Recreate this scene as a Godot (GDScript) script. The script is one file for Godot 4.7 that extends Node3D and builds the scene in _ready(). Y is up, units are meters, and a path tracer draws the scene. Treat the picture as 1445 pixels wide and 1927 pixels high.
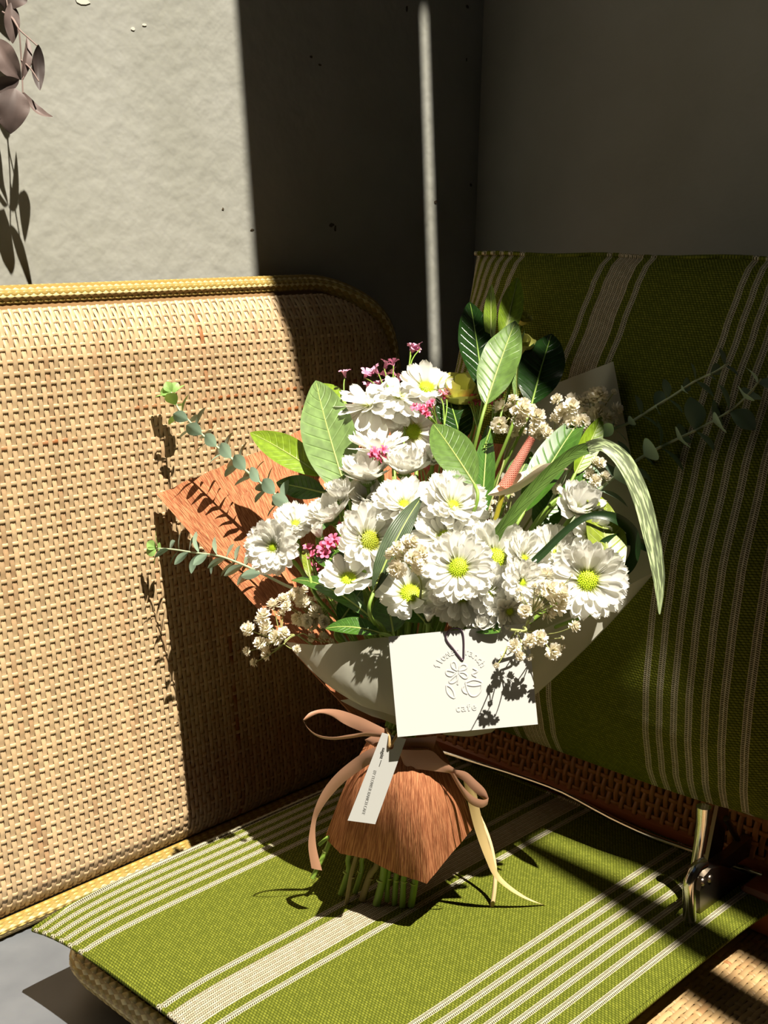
extends Node3D
# A bouquet wrapped in crepe paper on a floor chair, in the corner of a plaster room.
# World: x runs along the left wall away from the camera, z towards the sunny side, y up; metres.

const F := 2276.0
var fw: Vector3
var rt: Vector3
var up: Vector3
var eye := Vector3(-0.731, 0.721, 0.716)
var rng := RandomNumberGenerator.new()
var nz := FastNoiseLite.new()
var M := {}
var taken := {}

# ---------------------------------------------------------------- helpers
class MB:
	var v := PackedVector3Array()
	var n := PackedVector3Array()
	var uv := PackedVector2Array()
	var c := PackedColorArray()
	var ix := PackedInt32Array()
	func vert(p: Vector3, nn: Vector3, t := Vector2(), col := Color.WHITE) -> int:
		v.append(p); n.append(nn); uv.append(t); c.append(col)
		return v.size() - 1
	func tri(a: int, b: int, d: int) -> void:
		var g := (v[b] - v[a]).cross(v[d] - v[a])
		if g.dot(n[a] + n[b] + n[d]) > 0.0:
			ix.append(a); ix.append(d); ix.append(b)
		else:
			ix.append(a); ix.append(b); ix.append(d)
	func quad(a: int, b: int, d: int, e: int) -> void:
		tri(a, b, d); tri(a, d, e)
	func flat(pts: Array, col := Color.WHITE) -> void:      # a flat convex polygon with a normal of its own
		var nn: Vector3 = (pts[1] - pts[0]).cross(pts[2] - pts[0]).normalized()
		var k := v.size()
		for p in pts: vert(p, nn, Vector2(p.x, p.z), col)
		for i in range(1, pts.size() - 1): tri(k, k + i, k + i + 1)
	func face(pts: Array, outward: Vector3, col := Color.WHITE) -> void:
		var nn: Vector3 = (pts[1] - pts[0]).cross(pts[2] - pts[0]).normalized()
		if nn.dot(outward) < 0.0: nn = -nn
		var k := v.size()
		for p in pts: vert(p, nn, Vector2(p.x, p.z), col)
		for i in range(1, pts.size() - 1): tri(k, k + i, k + i + 1)
	func sheet(rows: Array, uvs := Vector2(1, 1), cols = null, closed := false) -> void:   # rows of points -> a smooth surface
		var nr := rows.size()
		var nc: int = rows[0].size()
		var k := v.size()
		for i in nr:
			for j in nc:
				var jl := (j + nc - 2) % (nc - 1) if closed and j == 0 else maxi(j - 1, 0)
				var jr := 1 if closed and j == nc - 1 else mini(j + 1, nc - 1)
				var du: Vector3 = rows[i][jr] - rows[i][jl]
				var dv: Vector3 = rows[mini(i + 1, nr - 1)][j] - rows[maxi(i - 1, 0)][j]
				var nn := du.cross(dv)
				if nn.length_squared() < 1e-18:
					nn = n[v.size() - 1] if v.size() > k else Vector3.UP
				nn = nn.normalized()
				vert(rows[i][j], nn, Vector2(uvs.x * j / (nc - 1.0), uvs.y * i / (nr - 1.0)), cols[i][j] if cols != null else Color.WHITE)
		for i in nr - 1:
			for j in nc - 1:
				var a := k + i * nc + j
				quad(a, a + 1, a + nc + 1, a + nc)
	func tube(pts: Array, r0: float, r1: float, sides := 7, col := Color.WHITE, cap := true) -> void:
		var np := pts.size()
		var side := Vector3.ZERO
		var k := v.size()
		for i in np:
			var t: Vector3 = (pts[mini(i + 1, np - 1)] - pts[maxi(i - 1, 0)]).normalized()
			if side == Vector3.ZERO:
				side = t.cross(Vector3(0.31, 0.52, 0.79)).normalized()
			side = (side - t * side.dot(t)).normalized()
			var s2 := t.cross(side)
			var r := lerpf(r0, r1, i / (np - 1.0))
			for j in sides + 1:
				var a := TAU * j / sides
				var d := side * cos(a) + s2 * sin(a)
				vert(pts[i] + d * r, d, Vector2(j / float(sides), i / (np - 1.0)), col)
		for i in np - 1:
			for j in sides:
				var a := k + i * (sides + 1) + j
				quad(a, a + 1, a + sides + 2, a + sides + 1)
		if cap:
			for e in [0, np - 1]:
				var o: Vector3 = (pts[0] - pts[1]).normalized() if e == 0 else (pts[np - 1] - pts[np - 2]).normalized()
				var m := vert(pts[e], o, Vector2(), col)
				var f := v.size()
				for j in sides + 1: vert(v[k + e * (sides + 1) + j], o, Vector2(), col)
				for j in sides: tri(m, f + j, f + j + 1)
	func box(lo: Vector3, hi: Vector3, b := 0.0, xf := Transform3D()) -> void:          # a box with chamfered edges
		var ce := (lo + hi) / 2.0
		var h := (hi - lo) / 2.0
		for ax in 3:
			for s in [-1.0, 1.0]:
				var o := Vector3.ZERO
				o[ax] = s
				var a1 := (ax + 1) % 3
				var a2 := (ax + 2) % 3
				var p := []
				for q in [[-1, -1], [1, -1], [1, 1], [-1, 1]]:
					var w := Vector3.ZERO
					w[ax] = s * h[ax]; w[a1] = q[0] * (h[a1] - b); w[a2] = q[1] * (h[a2] - b)
					p.append(xf * (ce + w))
				face(p, xf.basis * o)
		if b <= 0.0: return
		for ax in 3:
			var a1 := (ax + 1) % 3
			var a2 := (ax + 2) % 3
			for s1 in [-1.0, 1.0]:
				for s2 in [-1.0, 1.0]:
					var p := []
					var o := Vector3.ZERO
					o[a1] = s1; o[a2] = s2
					for q in [[-1, 0], [1, 0], [1, 1], [-1, 1]]:
						var w := Vector3.ZERO
						w[ax] = q[0] * (h[ax] - b)
						w[a1] = s1 * (h[a1] - (b if q[1] == 0 else 0.0)); w[a2] = s2 * (h[a2] - (0.0 if q[1] == 0 else b))
						p.append(xf * (ce + w))
					face(p, xf.basis * o)
		for sx in [-1.0, 1.0]:
			for sy in [-1.0, 1.0]:
				for sz in [-1.0, 1.0]:
					var w := Vector3(sx * h.x, sy * h.y, sz * h.z)
					face([xf * (ce + w - Vector3(0, sy, sz) * b), xf * (ce + w - Vector3(sx, 0, sz) * b), xf * (ce + w - Vector3(sx, sy, 0) * b)], xf.basis * Vector3(sx, sy, sz))
	func prism(pts: Array, off: Vector3) -> void:            # a flat outline pushed along off
		var mid := Vector3.ZERO
		for p in pts: mid += p / pts.size()
		var flat2 := PackedVector2Array()
		var e1: Vector3 = (pts[1] - pts[0]).normalized()
		var e2 := off.normalized().cross(e1)
		for p in pts: flat2.append(Vector2((p - pts[0]).dot(e1), (p - pts[0]).dot(e2)))
		var t := Geometry2D.triangulate_polygon(flat2)
		for side in 2:
			var k := v.size()
			for p in pts: vert(p + off * side, off.normalized() * (1 if side else -1), Vector2(p.x, p.z))
			for i in range(0, t.size(), 3): tri(k + t[i], k + t[i + 1], k + t[i + 2])
		for i in pts.size():
			var a: Vector3 = pts[i]
			var b: Vector3 = pts[(i + 1) % pts.size()]
			var o := (b - a).cross(off).normalized()
			var probe := Geometry2D.is_point_in_polygon((flat2[i] + flat2[(i + 1) % pts.size()]) / 2.0 + Vector2(o.dot(e1), o.dot(e2)) * 1e-4, flat2)
			face([a, b, b + off, a + off], -o if probe else o)
	func done() -> ArrayMesh:
		var a := []
		a.resize(Mesh.ARRAY_MAX)
		a[Mesh.ARRAY_VERTEX] = v; a[Mesh.ARRAY_NORMAL] = n; a[Mesh.ARRAY_TEX_UV] = uv; a[Mesh.ARRAY_COLOR] = c; a[Mesh.ARRAY_INDEX] = ix
		var m := ArrayMesh.new()
		m.add_surface_from_arrays(Mesh.PRIMITIVE_TRIANGLES, a)
		return m

func at(x: float, y: float, d: float) -> Vector3:            # the point that lies d metres deep behind a pixel of the photograph
	return eye + (fw + rt * ((x - 722.5) / F) - up * ((y - 963.5) / F)) * d
func on_y(x: float, y: float, h: float) -> Vector3:
	var r := at(x, y, 1.0) - eye
	return eye + r * ((h - eye.y) / r.y)
func on_z(x: float, y: float, z: float) -> Vector3:
	var r := at(x, y, 1.0) - eye
	return eye + r * ((z - eye.z) / r.z)
func deep(p: Vector3) -> float:
	return (p - eye).dot(fw)
func dep(x: float, y: float) -> float:                       # how deep the dome of the bouquet lies
	return 1.09 + (0.00025 if x < 860.0 else 0.0001) * (860.0 - x) + 0.0004 * (1000.0 - y)
func faced(a: float, b: float) -> Vector3:                   # a direction out of the bouquet: a to its right, b upwards
	return (rt * a + up * b - fw).normalized()
func numbered(called: String) -> String:
	taken[called] = taken.get(called, -1) + 1
	return called if taken[called] == 0 else "%s_%03d" % [called, taken[called]]
func tag(o: Node3D, label: String, category: String, group := "") -> void:
	o.set_meta("label", label); o.set_meta("category", category)
	if group: o.set_meta("group", group)
func thing(called: String, label: String, category: String, pos := Vector3.ZERO, group := "") -> Node3D:
	var o := Node3D.new()
	o.name = numbered(called); o.position = pos
	add_child(o, true)
	tag(o, label, category, group)
	return o
func part(called: String, mesh: Mesh, mat: Material, parent: Node3D, xf = null, label := "") -> MeshInstance3D:   # meshes are in world space unless xf places them in the parent
	var m := MeshInstance3D.new()
	m.name = called; m.mesh = mesh; m.material_override = mat
	if xf != null: m.transform = xf
	elif parent != self: m.transform = global_of(parent).affine_inverse()
	parent.add_child(m, true)
	if label: m.set_meta("label", label)
	return m
func global_of(o: Node3D) -> Transform3D:
	var t := o.transform
	var p := o.get_parent()
	while p != self and p is Node3D:
		t = p.transform * t
		p = p.get_parent()
	return t
func structure(called: String, mesh: Mesh, mat: Material, label := "") -> MeshInstance3D:
	var m := part(called, mesh, mat, self)
	m.set_meta("kind", "structure")
	if label: m.set_meta("label", label)
	return m
func spline(p: Array, per := 4) -> Array:                    # Catmull-Rom through the points
	var o := []
	for i in p.size() - 1:
		var a = p[maxi(i - 1, 0)]
		var b = p[i]
		var c = p[i + 1]
		var d = p[mini(i + 2, p.size() - 1)]
		for k in per:
			var t := k / float(per)
			o.append(0.5 * (2.0 * b + (c - a) * t + (2.0 * a - 5.0 * b + 4.0 * c - d) * t * t + (3.0 * b - a - 3.0 * c + d) * t * t * t))
	o.append(p[-1])
	return o
func table(t: Array, x: float) -> float:
	if x <= t[0][0]: return t[0][1]
	for i in t.size() - 1:
		if x <= t[i + 1][0]:
			var k: float = (x - t[i][0]) / (t[i + 1][0] - t[i][0])
			return lerpf(t[i][1], t[i + 1][1], k * k * (3 - 2 * k) * 0.4 + k * 0.6)
	return t[-1][1]
func frame(o: Vector3, yy: Vector3, hint := Vector3.UP) -> Transform3D:
	var x := hint.cross(yy)
	if x.length() < 0.01: x = Vector3.RIGHT.cross(yy)
	x = x.normalized()
	return Transform3D(Basis(x, yy, x.cross(yy)), o)
func lin(r: float, g: float, b: float) -> Color:             # an sRGB colour as linear values, for vertex colours
	return Color(r, g, b).srgb_to_linear()

# ---------------------------------------------------------------- materials
func mat(col: Color, rough := 0.7, opts := {}) -> StandardMaterial3D:
	var m := StandardMaterial3D.new()
	m.albedo_color = col; m.roughness = rough
	for k in opts: m.set(k, opts[k])
	return m
func tex(im: Image) -> ImageTexture:
	return ImageTexture.create_from_image(im)
func fabric_images() -> Array:
	var w := 2048
	var h := 256
	var a := Image.create(w, h, false, Image.FORMAT_RGB8)
	var b := Image.create(w, h, false, Image.FORMAT_L8)
	var lines := [-0.2135, -0.2, -0.187, -0.1735, -0.16, -0.1435, -0.0275, 0.0265, 0.1402, 0.1545, 0.169, 0.1832, 0.198, 0.2132, 0.2318]
	var rn := RandomNumberGenerator.new()
	rn.seed = 11
	var col_line := PackedFloat32Array()
	col_line.resize(w)
	for x in w:
		var z := -0.24 + 0.5 * x / w
		var cl := 99.0
		for l in lines: 
			if absf(z - l) < absf(cl): cl = z - l
		col_line[x] = cl
	for y in h:
		var vv := y / 256.0 * 0.06
		for x in w:
			var z := -0.24 + 0.5 * x / w
			var cl := col_line[x]
			var band := absf(z + 0.0005) < 0.0155
			# knit: rows of small slanted nubs, 2.6 mm by 2 mm
			var row := floorf(vv / 0.0025)
			var px := z / 0.0034 + (0.5 if int(row) % 2 else 0.0)
			var fx := px - floorf(px) - 0.5
			var fy := vv / 0.0025 - row - 0.5
			var nub := clampf(1.25 - 3.4 * ((fx + fy * 0.35) * (fx + fy * 0.35)) - 4.4 * fy * fy, 0.0, 1.0)
			var cell := fmod(absf(sin(floorf(px) * 12.9898 + row * 78.233) * 43758.5453), 1.0)
			var col := Color(0.30, 0.335, 0.09).lerp(Color(0.535, 0.555, 0.20), nub * (0.55 + 0.45 * cell))
			var hh := 0.25 + 0.5 * nub
			if absf(cl) < 0.0036 or band:
				var ph := vv / 0.004
				var q := cl / 0.0036 if not band else fmod(z + 1.0, 0.0052) / 0.0026 - 1.0
				# two plaited columns with dark gaps between the crossings
				var s := fmod(ph + (0.25 if q > 0 else 0.0) + absf(q) * 0.5, 0.5) / 0.5
				var gap: float = smoothstep(0.32, 0.18, absf(s - 0.5)) * smoothstep(0.08, 0.2, absf(q)) * smoothstep(0.85, 0.65, absf(q))
				var cream := Color(0.80, 0.765, 0.66).lerp(Color(0.87, 0.84, 0.75), cell)
				if band: cream = Color(0.78, 0.725, 0.62).lerp(Color(0.85, 0.80, 0.71), cell)
				var edge := 1.0 if band else smoothstep(1.0, 0.86, absf(q))
				col = col.lerp(cream.lerp(Color(0.24, 0.24, 0.13), gap * (0.9 if not band else 0.7)), edge)
				hh = lerpf(hh, 0.85 - 0.6 * gap, edge)
			var g := rn.randf_range(-0.025, 0.025)
			a.set_pixel(x, y, Color(col.r + g, col.g + g, col.b + g))
			b.set_pixel(x, y, Color(hh, hh, hh))
	return [a, b]
func crepe_images() -> Array:
	var s := 512
	var a := Image.create(s, s, false, Image.FORMAT_RGB8)
	var b := Image.create(s, s, false, Image.FORMAT_L8)
	var n1 := FastNoiseLite.new()
	n1.seed = 5; n1.frequency = 1.0; n1.fractal_octaves = 3
	for y in s:
		for x in s:
			var g := n1.get_noise_2d(x * 0.11, y * 0.010) * 0.5 + n1.get_noise_2d(x * 0.27 + 90, y * 0.022) * 0.5
			var hh := clampf(0.5 + g * 0.9, 0.0, 1.0)
			var k := clampf(0.5 + n1.get_noise_2d(x * 0.13 + 300, y * 0.012) * 1.5, 0.0, 1.0)
			var col := Color(0.58, 0.355, 0.24).lerp(Color(0.80, 0.565, 0.41), k)
			a.set_pixel(x, y, col)
			b.set_pixel(x, y, Color(hh, hh, hh))
	return [a, b]
func leaf_images(kind: String) -> Array:
	var w := 128
	var h := 256
	var a := Image.create(w, h, false, Image.FORMAT_RGB8)
	var b := Image.create(w, h, false, Image.FORMAT_L8)
	for y in h:
		for x in w:
			var s := absf(x / (w - 1.0) * 2.0 - 1.0)
			var t := y / (h - 1.0)
			var g := nz.get_noise_2d(x * 1.5, y * 1.5)
			var k := 0.8 + 0.14 * g
			var hh := 0.5
			if kind == "veined":
				var f := fmod(t * 11.0 - s * 1.6 + 20.0, 1.0)
				var vein := smoothstep(0.10, 0.0, absf(f - 0.5)) * smoothstep(1.0, 0.7, s)
				k += 0.13 * vein + (0.2 if s < 0.035 else 0.0)
				hh = 0.75 - 0.5 * vein - 0.15 * absf(f - 0.5)
			elif kind == "striped":
				var f := fmod(s * 5.5, 1.0)
				var vein := smoothstep(0.2, 0.05, absf(f - 0.5))
				k += 0.36 * vein - 0.12
				hh = 0.35 + 0.4 * absf(f - 0.5) * 2.0
			else:
				var p := clampf(nz.get_noise_2d(x * 2.2 + 400, y * 1.6) * 2.2 + 0.25, 0.0, 1.0)
				k = lerpf(0.55, 1.0, p) + 0.06 * g
			a.set_pixel(x, y, Color(k, k, k))
			b.set_pixel(x, y, Color(hh, hh, hh))
	return [a, b]
func noise_tex(freq: float, lo: Color, hi: Color, sd: int, oct := 4) -> NoiseTexture2D:
	var f := FastNoiseLite.new()
	f.seed = sd; f.frequency = freq; f.fractal_octaves = oct
	var g := Gradient.new()
	g.set_color(0, lo); g.set_color(1, hi)
	var t := NoiseTexture2D.new()
	t.width = 512; t.height = 512; t.seamless = true; t.noise = f; t.color_ramp = g
	return t
func leaf_mat(col: Color, rough: float, back: Color, kind := "veined", relief := 0.06) -> StandardMaterial3D:
	var im: Array = M.leafy[kind]
	return mat(col, rough, {"albedo_texture": im[0], "heightmap_enabled": true, "heightmap_texture": im[1], "heightmap_scale": relief, "backlight_enabled": true, "backlight": back})
func make_materials() -> void:
	var f := fabric_images()
	M.fabric = mat(Color(0.86, 0.86, 0.86), 0.95, {"albedo_texture": tex(f[0]), "heightmap_enabled": true, "heightmap_texture": tex(f[1]), "heightmap_scale": 0.12, "metallic_specular": 0.2})
	var c := crepe_images()
	M.crepe = mat(Color(0.93, 0.90, 0.87), 0.75, {"albedo_texture": tex(c[0]), "heightmap_enabled": true, "heightmap_texture": tex(c[1]), "heightmap_scale": 0.07, "backlight_enabled": true, "backlight": Color(0.28, 0.2, 0.15), "metallic_specular": 0.3})
	M.leafy = {}
	for k in ["veined", "striped", "mottled"]:
		var im := leaf_images(k)
		M.leafy[k] = [tex(im[0]), tex(im[1])]
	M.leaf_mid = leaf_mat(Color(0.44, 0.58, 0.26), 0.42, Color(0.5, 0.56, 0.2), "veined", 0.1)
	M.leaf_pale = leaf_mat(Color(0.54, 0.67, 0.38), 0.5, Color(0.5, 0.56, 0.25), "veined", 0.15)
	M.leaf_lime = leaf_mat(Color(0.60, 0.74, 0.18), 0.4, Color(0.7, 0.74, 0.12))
	M.leaf_dark = leaf_mat(Color(0.13, 0.25, 0.09), 0.2, Color(0.12, 0.16, 0.05), "veined", 0.12)
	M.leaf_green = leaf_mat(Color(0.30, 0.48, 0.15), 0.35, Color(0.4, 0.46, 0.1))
	M.leaf_olive = leaf_mat(Color(0.56, 0.63, 0.16), 0.35, Color(0.5, 0.52, 0.1))
	M.leaf_striped = leaf_mat(Color(0.34, 0.42, 0.28), 0.45, Color(0.3, 0.34, 0.2), "striped", 0.08)
	M.blade = leaf_mat(Color(0.74, 0.81, 0.60), 0.45, Color(0.36, 0.42, 0.2), "mottled", 0.0)
	M.blade_dark = leaf_mat(Color(0.16, 0.28, 0.12), 0.35, Color(0.14, 0.18, 0.05), "striped", 0.02)
	M.euca = mat(Color(0.53, 0.62, 0.53), 0.55, {"backlight_enabled": true, "backlight": Color(0.2, 0.24, 0.18), "rim_enabled": true, "rim": 0.3})
	M.euca_young = mat(Color(0.52, 0.66, 0.36), 0.5, {"backlight_enabled": true, "backlight": Color(0.35, 0.42, 0.15)})
	M.euca_stem = mat(Color(0.66, 0.71, 0.58), 0.6)
	M.petal = mat(Color(0.93, 0.928, 0.912), 0.55, {"vertex_color_use_as_albedo": true, "backlight_enabled": true, "backlight": Color(0.93, 0.925, 0.90), "metallic_specular": 0.3})
	M.disc = mat(Color(0.80, 0.86, 0.12), 0.6, {"vertex_color_use_as_albedo": true})
	M.disc_olive = mat(Color(0.66, 0.66, 0.14), 0.6, {"vertex_color_use_as_albedo": true})
	M.calyx = mat(Color(0.42, 0.52, 0.22), 0.6)
	M.stem = mat(Color(0.49, 0.61, 0.24), 0.5)
	M.stem_pale = mat(Color(0.62, 0.68, 0.36), 0.5)
	M.stem_woody = mat(Color(0.55, 0.5, 0.33), 0.7)
	M.gyp = mat(Color(0.96, 0.94, 0.89), 0.7, {"vertex_color_use_as_albedo": true, "backlight_enabled": true, "backlight": Color(0.8, 0.78, 0.72)})
	M.gyp_stem = mat(Color(0.58, 0.60, 0.36), 0.6)
	M.pink = mat(Color(0.88, 0.42, 0.56), 0.6, {"backlight_enabled": true, "backlight": Color(0.4, 0.14, 0.2)})
	M.mauve = mat(Color(0.86, 0.62, 0.74), 0.6, {"backlight_enabled": true, "backlight": Color(0.4, 0.24, 0.32)})
	M.rose = mat(Color(0.80, 0.80, 0.46), 0.6, {"backlight_enabled": true, "backlight": Color(0.45, 0.45, 0.22)})
	M.spathe = mat(Color(0.90, 0.83, 0.73), 0.4, {"backlight_enabled": true, "backlight": Color(0.3, 0.26, 0.2)})
	M.spadix = mat(Color(0.90, 0.66, 0.60), 0.5, {"vertex_color_use_as_albedo": true})
	M.white_paper = mat(Color(0.71, 0.705, 0.65), 0.38, {"backlight_enabled": true, "backlight": Color(0.85, 0.83, 0.74), "metallic_specular": 0.4})
	M.card = mat(Color(0.685, 0.687, 0.675), 0.75)
	M.ink = mat(Color(0.16, 0.15, 0.12), 0.7)
	M.ink_grey = mat(Color(0.52, 0.52, 0.51), 0.7)
	M.wire = mat(Color(0.42, 0.34, 0.40), 0.3, {"metallic": 0.9})
	M.ribbon = mat(Color(0.66, 0.49, 0.39), 0.4, {"rim_enabled": true, "rim": 0.5, "backlight_enabled": true, "backlight": Color(0.2, 0.15, 0.1)})
	M.raffia = mat(Color(0.80, 0.70, 0.49), 0.5, {"backlight_enabled": true, "backlight": Color(0.2, 0.17, 0.1)})
	M.twine = mat(Color(0.66, 0.54, 0.36), 0.9)
	M.stick = mat(Color(0.80, 0.70, 0.52), 0.7)
	M.rattan = mat(Color.WHITE, 0.42, {"vertex_color_use_as_albedo": true, "metallic_specular": 0.45})
	M.backing = mat(Color(0.50, 0.38, 0.23), 0.9)
	M.braid = mat(Color.WHITE, 0.4, {"vertex_color_use_as_albedo": true})
	M.wood = mat(Color(0.60, 0.34, 0.19), 0.4)
	M.chrome = mat(Color(0.86, 0.85, 0.82), 0.16, {"metallic": 1.0})
	M.steel = mat(Color(0.55, 0.50, 0.45), 0.3, {"metallic": 1.0})
	M.wall = mat(Color.WHITE, 0.62, {"albedo_texture": noise_tex(0.006, Color(0.625, 0.625, 0.585), Color(0.68, 0.68, 0.65), 3, 5), "uv1_triplanar": true, "uv1_world_triplanar": true, "uv1_scale": Vector3.ONE * 1.4,
		"heightmap_enabled": true, "heightmap_texture": noise_tex(0.045, Color(0.35, 0.35, 0.35), Color(0.65, 0.65, 0.65), 8, 5), "heightmap_scale": 0.28, "metallic_specular": 0.35})
	M.room = mat(Color(0.36, 0.32, 0.26), 0.8)
	M.floor = mat(Color.WHITE, 0.5, {"albedo_texture": noise_tex(0.01, Color(0.33, 0.345, 0.365), Color(0.41, 0.42, 0.435), 21, 5), "uv1_triplanar": true, "uv1_world_triplanar": true, "uv1_scale": Vector3.ONE * 2.0})
	M.chip = mat(Color(0.30, 0.25, 0.17), 0.9)
	M.chip_pale = mat(Color(0.86, 0.85, 0.80), 0.8)
	M.dry = mat(Color(0.40, 0.335, 0.315), 0.6, {"vertex_color_use_as_albedo": true, "backlight_enabled": true, "backlight": Color(0.10, 0.07, 0.06)})
	M.dry_stem = mat(Color(0.52, 0.44, 0.41), 0.7)

# ---------------------------------------------------------------- scene
func _ready() -> void:
	rng.seed = 7
	nz.seed = 2; nz.frequency = 0.02; nz.fractal_octaves = 3
	var yaw := deg_to_rad(45.7)
	var pit := deg_to_rad(13.2)
	fw = Vector3(sin(yaw) * cos(pit), -sin(pit), -cos(yaw) * cos(pit))
	rt = Vector3(cos(yaw), 0, sin(yaw))
	up = rt.cross(fw)
	var cam := Camera3D.new()
	cam.name = "camera"
	cam.position = eye
	cam.rotation = Vector3(-pit, -yaw, 0)
	cam.fov = rad_to_deg(2.0 * atan(963.5 / F))
	cam.near = 0.02
	cam.current = true
	add_child(cam)
	var sky := Sky.new()
	var sm := ProceduralSkyMaterial.new()
	sm.sky_top_color = Color(0.52, 0.66, 0.86); sm.sky_horizon_color = Color(0.86, 0.88, 0.88)
	sm.ground_bottom_color = Color(0.5, 0.47, 0.42); sm.ground_horizon_color = Color(0.7, 0.68, 0.63)
	sm.sun_angle_max = 1.0
	sky.sky_material = sm
	var env := Environment.new()
	env.background_mode = Environment.BG_SKY
	env.sky = sky
	env.background_energy_multiplier = 0.07
	env.tonemap_mode = Environment.TONE_MAPPER_LINEAR
	env.tonemap_exposure = 1.0
	env.sdfgi_enabled = true; env.ssao_enabled = true; env.ssil_enabled = true
	var we := WorldEnvironment.new()
	we.name = "world_environment"; we.environment = env
	add_child(we)
	var sun := DirectionalLight3D.new()
	sun.name = "sun"
	sun.rotation_degrees = Vector3(-66, -8, 0)
	sun.light_color = Color(1.0, 0.965, 0.90)
	sun.light_energy = 3.6
	sun.light_angular_distance = 0.55
	sun.shadow_enabled = true
	sun.sky_mode = DirectionalLight3D.SKY_MODE_LIGHT_ONLY
	add_child(sun)
	make_materials()
	build_room()
	build_rattan_panel()
	build_chair()
	build_cushions()
	build_wraps()
	build_ribbon_and_tag()
	build_card()
	build_daisies()
	build_leaves()
	build_eucalyptus()
	build_gypsophila()
	build_small_flowers()
	build_hanging_branch()

# ---------------------------------------------------------------- the room
func build_room() -> void:
	var lw := MB.new()
	lw.box(Vector3(-1.8, -0.1, -0.62), Vector3(0.78, 2.5, -0.47))
	var left := structure("wall_left", lw.done(), M.wall, "sunlit grey-green plaster wall on the left")
	var rw := MB.new()
	# the corner is a little out of plumb
	rw.prism([Vector3(0.652, -0.1, -0.48), Vector3(0.80, -0.1, -0.48), Vector3(0.80, 2.5, -0.48), Vector3(0.735, 2.5, -0.48)], Vector3(0, 0, 2.5))
	structure("wall_right", rw.done(), M.wall, "shaded plaster wall on the right")
	var fl := MB.new()
	fl.box(Vector3(-1.9, -0.12, -0.6), Vector3(0.8, 0.0, 2.1))
	structure("floor", fl.done(), M.floor, "grey painted floor")
	var fw2 := MB.new()
	fw2.box(Vector3(-1.95, -0.1, -0.6), Vector3(-1.8, 2.5, 2.1))
	structure("wall_front", fw2.done(), M.room)
	var bw := MB.new()
	bw.box(Vector3(-1.9, -0.1, 1.95), Vector3(0.8, 2.5, 2.1))
	structure("wall_back", bw.done(), M.room)
	# unseen ceiling: its wide bay and narrow gaps are made up to shape the sunlight
	var hc := 2.4
	var c3 := func(x: float, z: float) -> Vector3: return Vector3(x, hc, z)
	var slabs := []
	var edge := [c3.call(-0.10, 1.75), c3.call(-0.009, 1.239), c3.call(0.029, 1.043), c3.call(0.150, 0.478), c3.call(0.136, 0.421), c3.call(0.128, 0.376), c3.call(0.146, 0.30), c3.call(0.146, 0.145), c3.call(0.146, -0.2)]
	slabs.append([edge[0], edge[1], edge[2], c3.call(0.055, 1.043), c3.call(0.046, 1.26), c3.call(-0.03, 1.75)])
	slabs.append([c3.call(0.0, 1.75), c3.call(0.076, 1.26), c3.call(0.084, 1.043), c3.call(0.8, 1.043), c3.call(0.8, 1.75)])
	slabs.append([edge[3], edge[4], edge[5], c3.call(0.131, 0.365), c3.call(0.8, 0.365), c3.call(0.8, 0.63), c3.call(0.132, 0.63)])
	slabs.append([c3.call(0.152, 0.63), c3.call(0.132, 0.63), c3.call(0.112, 0.80), c3.call(0.092, 0.93), edge[2], c3.call(0.152, 1.043)])
	slabs.append([c3.call(0.163, 0.63), c3.call(0.8, 0.63), c3.call(0.8, 0.77), c3.call(0.163, 0.77)])  # thin gap left of this slab is added to light the tallest leaves
	slabs.append([c3.call(0.152, 0.77), c3.call(0.8, 0.77), c3.call(0.8, 1.043), c3.call(0.152, 1.043)])
	slabs.append([c3.call(0.131, 0.365), edge[6], edge[7], c3.call(0.468, 0.145), c3.call(0.468, 0.365)])
	slabs.append([c3.call(0.483, 0.365), c3.call(0.483, 0.145), c3.call(0.8, 0.145), c3.call(0.8, 0.365)])
	slabs.append([edge[7], edge[8], c3.call(0.8, -0.2), c3.call(0.8, 0.145)])
	slabs.append([c3.call(-1.9, -0.6), c3.call(0.8, -0.6), c3.call(0.8, -0.2), c3.call(-1.9, -0.2)])
	slabs.append([c3.call(-1.9, 1.75), c3.call(0.8, 1.75), c3.call(0.8, 2.1), c3.call(-1.9, 2.1)])
	slabs.append([c3.call(-1.9, -0.2), c3.call(-0.9, -0.2), c3.call(-0.9, 1.75), c3.call(-1.9, 1.75)])
	var ce := MB.new()
	for s in slabs: ce.prism(s, Vector3(0, 0.02, 0))
	structure("ceiling", ce.done(), M.room, "unseen ceiling with made up openings that shape the sunlight")
	# flakes and chips in the plaster
	for q in [[625, 424, 9, 5, 0], [631, 430, 4, 9, 0], [766, 17, 3, 9, 0], [586, 107, 4, 4, 0], [602, 122, 5, 4, 0], [820, 380, 7, 6, 0], [475, 432, 5, 3, 0], [420, 393, 3, 3, 0], [155, 3, 16, 7, 1], [250, 54, 5, 4, 1], [272, 47, 5, 3, 1], [880, 12, 6, 5, 0], [878, 112, 2, 5, 0], [886, 348, 4, 6, 0]]:
		var mb := MB.new()
		var ce2 := on_z(q[0], q[1], -0.4693)
		var rr := []
		for k in 7:
			var an := TAU * k / 7.0
			var rad := rng.randf_range(0.6, 1.2)
			rr.append(ce2 + Vector3(cos(an) * q[2] * 0.00055 * rad, sin(an) * q[3] * 0.0005 * rad, 0))
		mb.prism(rr, Vector3(0, 0, -0.003))
		part("plaster_flake", mb.done(), M.chip_pale if q[4] else M.chip, left)

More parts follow.
